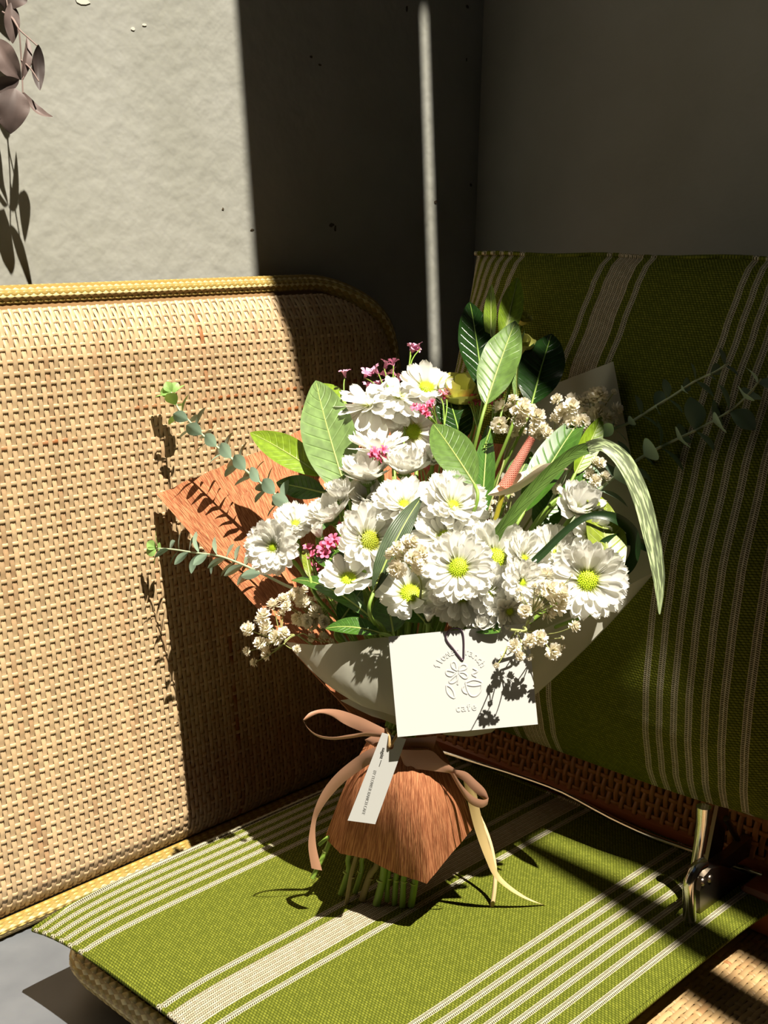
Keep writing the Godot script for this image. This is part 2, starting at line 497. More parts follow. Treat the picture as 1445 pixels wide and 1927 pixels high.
# ---------------------------------------------------------------- weaving and braid
func strand(srf: Callable, along_v: bool, fix: float, s0: float, s1: float, pitch: float, phase: float, w: float, amp: float, per: int, col: Color, stain: float) -> ArrayMesh:
	var mb := MB.new()
	var n := maxi(4, int(ceil((s1 - s0) / pitch * per)))
	var prev := -1
	var pts := []
	var nn := []
	for k in n + 1:
		var s := lerpf(s0, s1, k / float(n))
		var r: Array = srf.call(fix, s) if along_v else srf.call(s, fix)
		pts.append(r[0]); nn.append(r[1])
	for k in n + 1:
		var s := lerpf(s0, s1, k / float(n))
		var t: Vector3 = (pts[mini(k + 1, n)] - pts[maxi(k - 1, 0)]).normalized()
		var no: Vector3 = nn[k]
		var side := no.cross(t).normalized()
		var ph := PI * s / pitch + phase
		var cc := cos(ph) * 1.5
		var h := amp * clampf(cc, -1.0, 1.0)
		var dh := 0.0 if absf(cc) > 1.0 else -amp * 1.5 * sin(ph) * PI / pitch
		var n2 := (no - t * dh * 0.7).normalized()
		var pt: float = nz.get_noise_2d(fix * 9000.0, s * 900.0)
		var q := clampf(stain * (0.6 + 1.4 * nz.get_noise_2d(s * 700.0 + fix * 3000.0, 77.0)), 0.0, 1.0)
		var c2 := col.lerp(lin(0.58, 0.36, 0.2), q) * (1.0 + 0.22 * pt)
		var base: Vector3 = pts[k] + no * h
		var a := mb.vert(base - side * w * 0.5 - no * 0.0011, (n2 - side * 1.3).normalized(), Vector2(), c2)
		mb.vert(base - side * w * 0.32, (n2 - side * 0.35).normalized(), Vector2(), c2)
		mb.vert(base + side * w * 0.32, (n2 + side * 0.35).normalized(), Vector2(), c2)
		mb.vert(base + side * w * 0.5 - no * 0.0011, (n2 + side * 1.3).normalized(), Vector2(), c2)
		if prev >= 0:
			for j in 3: mb.quad(prev + j, prev + j + 1, a + j + 1, a + j)
		prev = a
	return mb.done()
# pu, pv: spacing of the strands; vr(u) and ur(v) give the range of a strand
func weave(parent: Node3D, srf: Callable, u0: float, u1: float, pu: float, v0: float, v1: float, pv: float, vr: Callable, ur: Callable, wv: float, wh: float, tone: Color, av := 0.0011, ah := 0.0009) -> void:
	for i in int((u1 - u0) / pu) + 1:
		var u := u0 + i * pu
		var r: Array = vr.call(u)
		if r[1] - r[0] < pv: continue
		var c := tone * rng.randf_range(0.86, 1.1)
		part("weave_strand", strand(srf, true, u, r[0], r[1], pv, PI * i - PI * v0 / pv, wv * rng.randf_range(0.9, 1.05), av, 4, c, 0.9 if rng.randf() < 0.07 else (0.25 if rng.randf() < 0.3 else 0.06)), M.rattan, parent)
	for j in int((v1 - v0) / pv) + 1:
		var v := v0 + j * pv
		var r: Array = ur.call(v)
		if r[1] - r[0] < pu: continue
		var c := tone * rng.randf_range(0.9, 1.12)
		part("weave_strand", strand(srf, false, v, r[0], r[1], pu, PI * (j + 1) - PI * u0 / pu, wh * rng.randf_range(0.92, 1.06), ah, 3, c, 0.8 if rng.randf() < 0.08 else 0.12), M.rattan, parent)
# a plaited straw edging along a path: points, the way it faces and its outward side
func braid(path: Array, fronts: Array, outs: Array, half: float, thick: float) -> ArrayMesh:
	var mb := MB.new()
	var rows := []
	var cols := []
	var sec := func(i: int, q: float) -> Vector3:
		var ridge := 0.16 * cos(q * 5.2) if absf(q) < 0.8 else 0.0
		return path[i] + outs[i] * q * half + fronts[i] * thick * (sqrt(maxf(0.0, 1.0 - pow(absf(q), 2.6))) + ridge - 0.1)
	for i in path.size():
		var r := []
		var cc := []
		for k in 13:
			var q := -1.0 + k / 6.0
			r.append(sec.call(i, q)); cc.append(lin(0.58, 0.48, 0.24))
		rows.append(r); cols.append(cc)
	mb.sheet(rows, Vector2.ONE, cols)
	for q0 in [-0.82, -0.5, -0.12, 0.2, 0.5, 0.84]:
		var pale: bool = absf(q0 - 0.5) < 0.01 or absf(q0 + 0.12) < 0.01
		var sl := 1 if int(absf(q0) * 10) % 2 else -1
		for i in path.size() - 2:
			var c := lin(0.84, 0.77, 0.55) if pale else lin(0.70, 0.61, 0.34)
			c = c * rng.randf_range(0.82, 1.12)
			var p00: Vector3 = sec.call(i, q0 - 0.17)
			var p01: Vector3 = sec.call(i + 1, q0 - 0.17)
			var a: Vector3 = (p00 + p01) / 2.0
			var b: Vector3 = sec.call(i, q0) if sl > 0 else sec.call(i + 1, q0)
			var d: Vector3 = ((sec.call(i, q0 + 0.17) as Vector3) + (sec.call(i + 1, q0 + 0.17) as Vector3)) / 2.0
			var e: Vector3 = sec.call(i + 1, q0) if sl > 0 else sec.call(i, q0)
			var nn: Vector3 = fronts[i]
			var mid := (a + b + d + e) / 4.0
			var wide := 1.35 if pale else 1.25
			var lift := nn * 0.0014
			var kx := mb.vert(mid + lift, nn, Vector2(), c)
			var ring := []
			for p in [a, b, d, e]:
				var pp: Vector3 = mid + (p - mid) * wide
				ring.append(mb.vert(pp - nn * 0.0004, (nn * 0.75 + (pp - mid).normalized()).normalized(), Vector2(), c * 0.92))
			for k in 4: mb.tri(kx, ring[k], ring[(k + 1) % 4])
	return mb.done()

func panel_surface(u: float, y: float) -> Array:
	var rec := 0.0
	var sl := 0.0
	if y > 0.585:
		rec = 7.0 * (y - 0.585) * (y - 0.585); sl = 14.0 * (y - 0.585)
	elif y < 0.055:
		rec = 12.0 * (y - 0.055) * (y - 0.055); sl = 24.0 * (y - 0.055)
	var su := 0.0
	if u > 0.39:
		rec += 6.0 * (u - 0.39) * (u - 0.39); su = 12.0 * (u - 0.39)
	return [Vector3(u, y, -0.345 - 0.0909 * y - rec), Vector3(su, 0.0909 + sl, 1.0).normalized()]
func build_rattan_panel() -> void:
	var p := thing("rattan_chair_back", "tall woven rattan chair back with a yellow plaited edge leaning on the left wall", "chair back", Vector3(0, 0, -0.36))
	var x0 := -0.40
	var top := func(u: float) -> float:
		return 0.641 if u < 0.31 else 0.511 + sqrt(maxf(0.0, 0.0169 - (u - 0.31) * (u - 0.31)))
	var right := func(y: float) -> float:
		return 0.44 if y < 0.511 else 0.31 + sqrt(maxf(0.0, 0.0169 - (y - 0.511) * (y - 0.511)))
	weave(p, panel_surface, x0, 0.438, 0.00575, 0.022, 0.64, 0.0121,
		func(u): return [0.015, top.call(u)], func(y): return [x0, right.call(y)], 0.0056, 0.0042, lin(0.735, 0.635, 0.49), 0.0006, 0.0010)
	var back := MB.new()
	for side in 2:
		var rows := []
		for i in 23:
			var y := 0.008 + 0.64 * i / 22.0
			var r := []
			for k in 13:
				var u := lerpf(x0 - 0.01, right.call(minf(y, 0.64)) + 0.008, k / 12.0)
				var q := panel_surface(u, y)
				r.append(q[0] - Vector3(0, 0, 0.0035 + 0.024 * side))
			rows.append(r)
		back.sheet(rows)
	part("backing", back.done(), M.backing, p)
	# the edging: bottom, right side, top; one plaited band
	for run in 2:
		var pts := []
		var fr := []
		var ou := []
		if run == 0:
			var n := 78
			for i in n + 1:
				pts.append(Vector2(lerpf(x0 - 0.01, 0.452, i / float(n)), 0.0108)); ou.append(Vector2(0, -1))
		else:
			for i in 45: pts.append(Vector2(0.451, lerpf(0.014, 0.511, i / 44.0))); ou.append(Vector2(1, 0))
			for i in range(1, 20):
				var a := PI / 2.0 * i / 20.0
				pts.append(Vector2(0.31 + 0.141 * cos(a), 0.511 + 0.141 * sin(a))); ou.append(Vector2(cos(a), sin(a)))
			for i in 84: pts.append(Vector2(lerpf(0.31, x0 - 0.01, i / 83.0), 0.652)); ou.append(Vector2(0, 1))
			for i in range(1, 64): pts.append(Vector2(x0 - 0.010, lerpf(0.652, 0.012, i / 63.0))); ou.append(Vector2(-1, 0))
		var p3 := []
		var o3 := []
		for i in pts.size():
			var q := panel_surface(pts[i].x, pts[i].y)
			p3.append(q[0] + Vector3(0, 0, -0.004) if run == 1 and pts[i].y > 0.06 else Vector3(pts[i].x, pts[i].y, q[0].z * 0.25 + (-0.345 - 0.0909 * pts[i].y) * 0.75 - 0.004)); fr.append(Vector3(0, 0.25, 1).normalized())
			o3.append(Vector3(ou[i].x, ou[i].y, -0.09 * ou[i].y))
		part("plaited_edge", braid(p3, fr, o3, 0.0125 if run == 1 else 0.0098, 0.011 if run == 1 else 0.009), M.braid, p, null, "yellow plaited straw edging").set_meta("kind", "stuff")

# ---------------------------------------------------------------- the floor chair
func rounded(x0: float, z0: float, x1: float, z1: float, r: float, y: float) -> Array:
	var o := []
	for c in [[x1 - r, z1 - r, 0], [x0 + r, z1 - r, 1], [x0 + r, z0 + r, 2], [x1 - r, z0 + r, 3]]:
		for k in 6:
			var a: float = (c[2] + k / 5.0) * PI / 2.0
			o.append(Vector3(c[0] + r * cos(a), y, c[1] + r * sin(a)))
	return o
func build_chair() -> void:
	var p := thing("floor_chair", "legless rattan floor chair with reddish rail and chrome hinge under the green cushions", "chair", Vector3(0.05, 0, 0))
	var x0 := -0.205
	var z1 := 0.74
	var deck := MB.new()
	deck.prism(rounded(x0 + 0.004, -0.235, 0.34, z1, 0.05, 0.022), Vector3(0, 0.036, 0))
	part("seat_board", deck.done(), M.backing, p)
	var ring := rounded(x0, -0.24, 0.344, z1 + 0.004, 0.055, 0.04)
	var path := []
	for i in ring.size():
		var a: Vector3 = ring[i]
		var b: Vector3 = ring[(i + 1) % ring.size()]
		var n := maxi(1, int(a.distance_to(b) / 0.0105))
		for k in n: path.append(a.lerp(b, k / float(n)))
	path.append(path[0])
	var fr := []
	var ou := []
	for i in path.size():
		var t: Vector3 = (path[(i + 1) % path.size()] - path[(i - 1 + path.size()) % path.size()]).normalized()
		var o := Vector3(t.z, 0, -t.x)
		if o.dot(path[i] - Vector3(0.07, 0.045, 0.25)) < 0: o = -o
		fr.append(o); ou.append(Vector3(0, 1, 0))
	part("plaited_edge", braid(path, fr, ou, 0.014, 0.009), M.braid, p, null, "plaited straw rim of the seat").set_meta("kind", "stuff")
	var seat := func(u: float, v: float) -> Array: return [Vector3(v, 0.0605, u), Vector3.UP]
	weave(p, seat, 0.20, z1 - 0.01, 0.0062, -0.03, 0.335, 0.0122, func(_u): return [-0.03, 0.336], func(_v): return [0.2, z1 - 0.005], 0.0061, 0.0044, lin(0.66, 0.55, 0.39), 0.0004, 0.0007)
	# the rattan back behind the cushion
	var bs := func(u: float, v: float) -> Array: return [Vector3(0.308 + 0.20 * (v - 0.12), v, u), Vector3(-1, 0.2, 0).normalized()]
	weave(p, bs, -0.245, 0.30, 0.0085, 0.114, 0.66, 0.012, func(u): return [0.110, 0.24 if u < 0.225 else 0.655], func(v): return [-0.25, 0.305] if v < 0.24 else [0.232, 0.3], 0.0062, 0.0046, lin(0.62, 0.40, 0.22))
	var bb := MB.new()
	bb.box(Vector3(0.0, 0.0, -0.25), Vector3(0.022, 0.565, 0.305), 0.004, Transform3D(Basis(Vector3(0, 0, 1), 0).rotated(Vector3(0, 0, 1), -0.197), Vector3(0.3125, 0.105, 0)))
	part("back_board", bb.done(), M.backing, p)
	var rail := MB.new()
	rail.box(Vector3(0.304, 0.058, -0.25), Vector3(0.334, 0.112, 0.36), 0.004)
	part("rail", rail.done(), M.wood, p, null, "reddish brown wooden rail")
	# chrome rod across the back edge of the seat
	var rod := MB.new()
	var rp := []
	for q in [[760, 1395], [830, 1415], [900, 1437], [980, 1462], [1060, 1492], [1150, 1540], [1230, 1576], [1310, 1604], [1390, 1632], [1435, 1648]]:
		rp.append(on_y(q[0], q[1], 0.104))
	rod.tube(spline(rp, 3), 0.0032, 0.0032, 10)
	part("rod", rod.done(), M.chrome, p, null, "thin chrome rod")
	# hinge: flat post, channel, arm and brace, all in upright planes near z = 0.2
	var z := 0.206
	var plate := func(px: Array, zz: float, th: float) -> ArrayMesh:
		var o := []
		for q in px: o.append(on_z(q[0], q[1], zz))
		var m := MB.new()
		m.prism(o, Vector3(0, 0, th))
		return m.done()
	var po := MB.new()
	po.tube([on_z(1324, 1518, z), on_z(1322, 1548, z), on_z(1316, 1590, z), on_z(1308, 1635, z), on_z(1299, 1672, z)], 0.0072, 0.0040, 16)
	part("hinge_post", po.done(), M.chrome, p, null, "tapered chrome post")
	part("hinge_post", plate.call([[1345, 1515], [1365, 1515], [1352, 1600], [1338, 1640], [1320, 1640]], z - 0.014, 0.004), M.steel, p)
	var hc := part("hinge_channel", plate.call([[1295, 1668], [1302, 1642], [1316, 1626], [1340, 1622], [1395, 1640], [1427, 1652], [1400, 1690], [1332, 1733], [1296, 1731]], z + 0.004, 0.012), M.steel, p, null, "dark hinge channel")
	var lip := MB.new()
	var lp := []
	for q in [[1297, 1730], [1297, 1700], [1297, 1668], [1302, 1647], [1312, 1631], [1324, 1624]]: lp.append(on_z(q[0], q[1], z + 0.017))
	lip.tube(spline(lp, 4), 0.0062, 0.0052, 16)
	part("hinge_lip", lip.done(), M.chrome, hc, null, "bright folded front edge of the hinge")
	part("hinge_arm", plate.call([[1318, 1640], [1322, 1625], [1360, 1600], [1394, 1570], [1412, 1560], [1426, 1566], [1434, 1582], [1432, 1646], [1424, 1650], [1421, 1600], [1414, 1592], [1380, 1612], [1345, 1634]], z - 0.004, 0.010), M.steel, p, null, "bent flat arm")
	var br := MB.new()
	br.tube([on_z(1366, 1540, z - 0.002), on_z(1424, 1646, z - 0.002)], 0.0032, 0.0032, 9)
	part("brace_rod", br.done(), M.steel, p)
	for q in [[1322, 1659], [1335, 1653]]:
		var rv := MB.new()
		var c := on_z(q[0], q[1], z + 0.0155)
		var rows := []
		for i in 5:
			var a := PI / 2.0 * i / 4.0
			var r := []
			for k in 11: r.append(c + Vector3(cos(TAU * k / 10.0) * cos(a) * 0.0042, sin(TAU * k / 10.0) * cos(a) * 0.0042, sin(a) * 0.003))
			rows.append(r)
		rv.sheet(rows, Vector2.ONE, null, true)
		part("rivet", rv.done(), M.steel, hc)
	var ft := MB.new()
	ft.box(Vector3(0.262, 0.06, 0.225), Vector3(0.31, 0.104, 0.262), 0.004)
	part("end_block", ft.done(), M.wood, p, null, "dark wooden block at the end of the rail")

# ---------------------------------------------------------------- cushions
func build_cushions() -> void:
	var zc := 0.0225
	var hz := 0.2405
	var xa := -0.236
	var xb := 0.302
	var seat := thing("seat_cushion", "flat green seat cushion with cream stripes under the bouquet", "cushion", Vector3(0.03, 0.07, zc))
	var nu := 60
	var nv := 44
	for side in 2:
		var mb := MB.new()
		var rows := []
		for i in nu + 1:
			var a := -1.0 + 2.0 * i / nu
			a = signf(a) * (1.0 - pow(1.0 - absf(a), 1.5))
			var r := []
			for k in nv + 1:
				var b := -1.0 + 2.0 * k / nv
				b = signf(b) * (1.0 - pow(1.0 - absf(b), 1.5))
				var x := lerpf(xa, xb, a * 0.5 + 0.5)
				var z := zc + b * hz
				# sides curve in a little between the corners
				x += signf(a) * pow(absf(a), 6.0) * 0.006 * (pow(absf(b), 4.0) - 0.6)
				z += signf(b) * pow(absf(b), 6.0) * 0.006 * (pow(absf(a), 4.0) - 0.6)
				var full := (1.0 - pow(absf(a), 7.0)) * (1.0 - pow(absf(b), 7.0))
				var wrinkle := 0.0012 * nz.get_noise_2d(x * 160.0, z * 160.0)
				var seam := 0.1 - 0.010 * pow(absf(a * b), 6.0) - (0.004 * pow(absf(a), 8.0) if a < 0.0 else 0.0)
				var y := seam + (0.004 * pow(full, 0.7) + wrinkle * full if side == 0 else -0.036 * pow(full, 0.7))
				if side == 0: y -= 0.002 * full
				r.append(Vector3(x, y, z))
			rows.append(r)
		mb.sheet(rows)
		for q in mb.v.size(): mb.uv[q] = Vector2((mb.v[q].z + 0.24) / 0.5, mb.v[q].x / 0.06)
		part("cover" if side == 0 else "underside", mb.done(), M.fabric, seat)
	var welt := MB.new()
	var edge := []
	for s in 4:
		for k in 30:
			var t := -1.0 + 2.0 * k / 30.0
			var a: float = [t, 1.0, -t, -1.0][s]
			var b: float = [-1.0, t, 1.0, -t][s]
			var x := lerpf(xa, xb, a * 0.5 + 0.5) + signf(a) * pow(absf(a), 6.0) * 0.006 * (pow(absf(b), 4.0) - 0.6)
			var z := zc + b * hz + signf(b) * pow(absf(b), 6.0) * 0.006 * (pow(absf(a), 4.0) - 0.6)
			edge.append(Vector3(x, 0.1 - 0.010 * pow(absf(a * b), 6.0) - (0.004 * pow(absf(a), 8.0) if a < 0.0 else 0.0), z))
	edge.append(edge[0])
	welt.tube(edge, 0.0024, 0.0024, 6, Color.WHITE, false)
	for q in welt.v.size(): welt.uv[q] = Vector2((welt.v[q].z + 0.24) / 0.5, welt.v[q].x / 0.06)
	part("seam", welt.done(), M.fabric, seat)
	# the back cushion leans against the rattan back
	var prof := [[0.178, 0.262], [0.188, 0.238], [0.213, 0.226], [0.255, 0.216], [0.299, 0.213], [0.36, 0.217], [0.417, 0.225], [0.508, 0.256], [0.58, 0.293], [0.627, 0.322], [0.665, 0.345], [0.684, 0.360], [0.692, 0.374]]
	var bc := thing("back_cushion", "upright green back cushion with cream stripes leaning in the corner", "cushion", Vector3(0.3, 0.18, zc))
	var hw := 0.243
	var front := MB.new()
	var rows := []
	var arc := []
	var la := 0.0
	var lastp := Vector2(prof[0][1], prof[0][0])
	for i in 61:
		var y: float = lerpf(prof[0][0], prof[-1][0], i / 60.0)
		var x := table(prof, y)
		la += Vector2(x, y).distance_to(lastp); lastp = Vector2(x, y)
		arc.append(la)
		var seam := 0.268 + 0.22 * (y - 0.178)
		if y > 0.5: seam = lerpf(0.339, 0.381, (y - 0.5) / 0.192)
		var r := []
		for k in 49:
			var b := -1.0 + 2.0 * k / 48.0
			b = signf(b) * (1.0 - pow(1.0 - absf(b), 1.6))
			var g := pow(1.0 - pow(absf(b), 5.0), 0.75)
			r.append(Vector3(lerpf(seam, x, g), y + 0.006 * pow(absf(b), 8.0) * (0.5 - i / 60.0), zc + 0.004 + b * hw))
		rows.append(r)
	front.sheet(rows)
	for q in front.v.size(): front.uv[q] = Vector2((front.v[q].z + 0.24) / 0.5, arc[q / 49] / 0.06)
	part("cover", front.done(), M.fabric, bc)
	var rear := MB.new()
	rows = []
	for i in 25:
		var y: float = lerpf(prof[0][0], prof[-1][0], i / 24.0)
		var seam := 0.268 + 0.22 * (y - 0.178)
		if y > 0.5: seam = lerpf(0.339, 0.381, (y - 0.5) / 0.192)
		var r := []
		for k in 25:
			var b := -1.0 + k / 12.0
			r.append(Vector3(seam + 0.012 * (1.0 - pow(absf(b), 4.0)) * sin(PI * i / 24.0), y, zc + 0.004 + b * hw))
		rows.append(r)
	rear.sheet(rows)
	for q in rear.v.size(): rear.uv[q] = Vector2((rear.v[q].z + 0.24) / 0.5, rear.v[q].y / 0.06)
	part("underside", rear.done(), M.fabric, bc)
	var sm := MB.new()
	var sp := []
	for k in 31: sp.append(Vector3(0.3745 + 0.0012 * sin(k * 1.3), 0.6925 + 0.001 * sin(k * 0.7), lerpf(zc - hw + 0.006, zc + hw, k / 30.0)))
	sm.tube(sp, 0.0026, 0.0026, 6)
	for q in sm.v.size(): sm.uv[q] = Vector2((sm.v[q].z + 0.24) / 0.5, sm.v[q].x / 0.06)
	part("seam", sm.done(), M.fabric, bc)

# ---------------------------------------------------------------- paper, ribbon, tag, card
func px3(list: Array) -> Array:
	var o := []
	for q in list: o.append(at(q[0], q[1], q[2]))
	return o
func loft(lo: Array, hi: Array, rows: int, bulge: float, out: Vector3, crinkle := 0.0, sharp := false) -> ArrayMesh:
	var mb := MB.new()
	var a := spline(px3(lo), 6)
	var b := spline(px3(hi), 6)
	if sharp:                                                 # straight runs between the corners of the sheet
		b = []
		var h := px3(hi)
		for i in h.size() - 1:
			for k in 6: b.append(h[i].lerp(h[i + 1], k / 6.0))
		b.append(h[-1])
	var g := []
	for i in rows + 1:
		var t := i / float(rows)
		var r := []
		for k in a.size():
			var p: Vector3 = a[k].lerp(b[k], t)
			var w := nz.get_noise_2d(k * 31.0, i * 3.0)
			r.append(p + out * (bulge * sin(PI * t) + crinkle * w * (0.4 + t)))
		g.append(r)
	mb.sheet(g)
	var u := 0.0
	for k in a.size():
		if k: u += b[k].distance_to(b[k - 1])
		for i in rows + 1:
			mb.uv[i * a.size() + k] = Vector2(u / 0.10, i / float(rows) * a[k].distance_to(b[k]) / 0.16)
	return mb.done()
func band(e1: Array, e2: Array, d0: float, d1: float, per := 5) -> ArrayMesh:      # a ribbon between two edges; depth runs from d0 to d1
	var n := e1.size()
	var a := []
	var b := []
	for i in n:
		var d := lerpf(d0, d1, i / (n - 1.0))
		a.append(at(e1[i][0], e1[i][1], d)); b.append(at(e2[i][0], e2[i][1], d + 0.003))
	a = spline(a, per); b = spline(b, per)
	var rows := []
	for i in a.size(): rows.append([a[i], a[i].lerp(b[i], 0.33) - fw * 0.0006, a[i].lerp(b[i], 0.67) - fw * 0.0006, b[i]])
	var mb := MB.new()
	mb.sheet(rows)
	return mb.done()
func build_wraps() -> void:
	var cr := thing("crepe_wrapping", "brown crepe paper wrapped around the bouquet, wide flap pointing left and skirt around the stems", "wrapping paper", at(745, 1390, 1.1))
	var waist := [[688, 1372, 1.09], [690, 1368, 1.11], [700, 1362, 1.14], [720, 1360, 1.15], [745, 1362, 1.155], [775, 1366, 1.15], [800, 1372, 1.13]]
	var rim := [[294, 930, 1.335], [392, 888, 1.335], [492, 846, 1.345], [600, 790, 1.39], [735, 725, 1.41], [860, 720, 1.35], [985, 790, 1.27]]
	part("flap", loft(waist, rim, 22, 0.012, (fw - up * 0.3).normalized(), 0.004, true), M.crepe, cr)
	# folded layers along the front edge of the flap
	part("fold", loft([[700, 1382, 1.075], [694, 1378, 1.08], [688, 1374, 1.088]], [[550, 1222, 1.17], [542, 1216, 1.19], [536, 1205, 1.205]], 10, 0.004, -fw, 0.002), M.crepe, cr)
	var sw := [[692, 1392, 1.095], [705, 1396, 1.075], [730, 1400, 1.066], [758, 1402, 1.062], [785, 1400, 1.066], [805, 1394, 1.08], [818, 1388, 1.1]]
	var hem := [[612, 1577, 1.135], [640, 1606, 1.108], [690, 1616, 1.095], [745, 1645, 1.078], [803, 1663, 1.070], [850, 1606, 1.082], [893, 1556, 1.10]]
	part("skirt", loft(sw, hem, 16, 0.022, (-fw + up * 0.5).normalized(), 0.003, true), M.crepe, cr)
	part("skirt", loft([[818, 1388, 1.1], [800, 1384, 1.13], [745, 1380, 1.145], [700, 1384, 1.125], [692, 1392, 1.095]], [[880, 1520, 1.125], [850, 1555, 1.17], [740, 1580, 1.19], [640, 1578, 1.17], [614, 1577, 1.137]], 12, 0.004, fw, 0.003), M.crepe, cr)
	var wp := thing("white_wrapping", "matte white paper sheet around the front and right of the bouquet, behind the card", "wrapping paper", at(760, 1380, 1.08))
	part("front_sheet", loft([[668, 1322, 1.085], [690, 1332, 1.078], [720, 1340, 1.072], [750, 1350, 1.066], [785, 1362, 1.066], [830, 1380, 1.068], [880, 1386, 1.07], [925, 1378, 1.07]],
		[[538, 1208, 1.165], [600, 1214, 1.115], [668, 1206, 1.085], [735, 1198, 1.074], [860, 1192, 1.066], [1000, 1190, 1.062], [1110, 1140, 1.075], [1232, 1075, 1.10]], 16, 0.010, (-fw - up * 0.5).normalized(), 0.0012), M.white_paper, wp)
	part("front_sheet", loft([[700, 1348, 1.082], [720, 1354, 1.076], [745, 1364, 1.074], [790, 1378, 1.074]], [[640, 1318, 1.1], [690, 1310, 1.09], [745, 1306, 1.085], [800, 1310, 1.082]], 6, 0.002, -fw), M.white_paper, wp)
	part("back_sheet", loft([[800, 1372, 1.13], [815, 1376, 1.12], [830, 1380, 1.11], [850, 1384, 1.10], [925, 1378, 1.072]], [[960, 790, 1.25], [1045, 722, 1.245], [1154, 680, 1.195], [1186, 850, 1.165], [1236, 1072, 1.105]], 14, 0.008, rt, 0.0, true), M.white_paper, wp)
func build_ribbon_and_tag() -> void:
	var zz := func(l: Array) -> Array:       # from the enlarged crop back to the photograph's pixels
		var o := []
		for q in l: o.append([560 + q[0] / 3.803, 1300 + q[1] / 3.803])
		return o
	var rb := thing("ribbon_bow", "dusty rose satin ribbon tied in a bow around the waist of the bouquet", "ribbon", at(750, 1400, 1.06))
	part("loop", band(zz.call([[660, 290], [560, 240], [450, 188], [300, 137], [180, 131], [90, 155], [40, 205]]), zz.call([[690, 345], [560, 325], [420, 277], [330, 235], [240, 180], [150, 163], [52, 212]]), 1.055, 1.03), M.ribbon, rb)
	part("loop", band(zz.call([[40, 205], [70, 260], [140, 312], [250, 330], [380, 312], [500, 295], [620, 300]]), zz.call([[46, 225], [90, 290], [160, 335], [260, 350], [390, 338], [480, 325], [620, 335]]), 1.032, 1.052), M.ribbon, rb)
	part("knot", band(zz.call([[480, 350], [560, 318], [700, 330], [860, 335], [1000, 320]]), zz.call([[490, 365], [560, 400], [690, 425], [860, 415], [972, 412]]), 1.062, 1.058), M.ribbon, rb)
	part("tail", band(zz.call([[600, 385], [500, 425], [400, 490], [280, 590], [190, 700], [130, 820], [100, 930]]) + [[580, 1590], [586, 1634]], zz.call([[580, 470], [540, 510], [480, 548], [350, 640], [250, 740], [170, 850], [130, 950]]) + [[595, 1592], [606, 1638]], 1.05, 1.10), M.ribbon, rb)
	part("loop", band(zz.call([[730, 420], [860, 425], [960, 430], [1040, 500], [1130, 560]]), zz.call([[735, 465], [780, 545], [900, 565], [1020, 580], [1105, 592]]), 1.052, 1.05), M.ribbon, rb)
	part("loop", band(zz.call([[700, 415], [820, 412], [930, 418], [1010, 470]]), zz.call([[720, 440], [830, 440], [930, 450], [1010, 500]]), 1.06, 1.06), M.ribbon, rb)
	part("loop", band(zz.call([[1090, 562], [1200, 578], [1275, 640], [1340, 705], [1367, 770]]), zz.call([[1085, 592], [1180, 640], [1240, 700], [1300, 752], [1350, 790]]), 1.052, 1.056), M.ribbon, rb)
	part("loop", band(zz.call([[1367, 765], [1330, 780], [1260, 758], [1180, 680], [1120, 590]]), zz.call([[1358, 815], [1310, 838], [1230, 805], [1165, 720], [1090, 588]]), 1.054, 1.05), M.ribbon, rb)
	var d_end := deep(on_y(1029, 1706, 0.1015))
	part("tail", band([[872, 1470], [880, 1508], [893, 1560], [913, 1615], [934, 1655], [980, 1688], [1030, 1705]], [[893, 1470], [901, 1515], [912, 1560], [925, 1605], [941, 1648], [984, 1684], [1030, 1706]], 1.062, d_end), M.raffia, rb, null, "straw coloured end of the ribbon")
	var st := thing("dry_stick", "thin straw coloured stick standing beside the wrapped stems on the cushion", "stick", on_y(926, 1708, 0.1))
	var foot := deep(on_y(926, 1706, 0.102))
	var sp := px3([[884, 1500, foot + 0.02], [905, 1541, foot + 0.012], [922, 1585, foot + 0.006], [931, 1630, foot + 0.002], [931, 1668, foot], [926, 1706, foot]])
	var sm := MB.new()
	sm.tube(spline(sp, 4), 0.0016, 0.0022, 8)
	part("shaft", sm.done(), M.stick, st)
	# the tag
	var tl := at(719, 1379, 1.044)
	var tr := at(764, 1391, 1.044)
	var bl := at(654, 1544, 1.050)
	var br := at(706, 1551, 1.050)
	var tg := thing("gift_tag", "narrow white gift tag with printed lettering hanging from the bow on twine", "tag", tl)
	var ex := (tr - tl).normalized()
	var ey := ((tl - bl) - ex * (tl - bl).dot(ex)).normalized()
	var nn := ex.cross(ey).normalized()
	if nn.dot(fw) > 0: nn = -nn
	var hole := tl.lerp(tr, 0.5).lerp(bl.lerp(br, 0.5), 0.115)
	var mb := MB.new()
	var hr := 0.0031
	var rim := []
	for k in 16: rim.append(hole + ex * cos(TAU * k / 16.0) * hr + ey * sin(TAU * k / 16.0) * hr)
	var w := [tl, tr, br, bl]
	var right_i := 0
	for side in 2:
		var off := nn * (-0.0005 * side)
		var c4 := []
		for q in w: c4.append(mb.vert(q + off, nn if side == 0 else -nn))
		var rv := []
		for q in rim: rv.append(mb.vert(q + off, nn if side == 0 else -nn))
		var own := func(k: int) -> int:          # which corner a rim vertex joins
			var a := fposmod(TAU * k / 16.0, TAU)
			return 1 if a < PI / 2 else 0 if a < PI else 3 if a < PI * 1.5 else 2
		for k in 16:
			var k2 := (k + 1) % 16
			mb.tri(rv[k], rv[k2], c4[own.call(k)])
			if own.call(k) != own.call(k2): mb.tri(rv[k2], c4[own.call(k)], c4[own.call(k2)])
	for k in 4: mb.face([w[k], w[(k + 1) % 4], w[(k + 1) % 4] - nn * 0.0005, w[k] - nn * 0.0005], (w[k] + w[(k + 1) % 4]) / 2.0 - (tl + br) / 2.0)
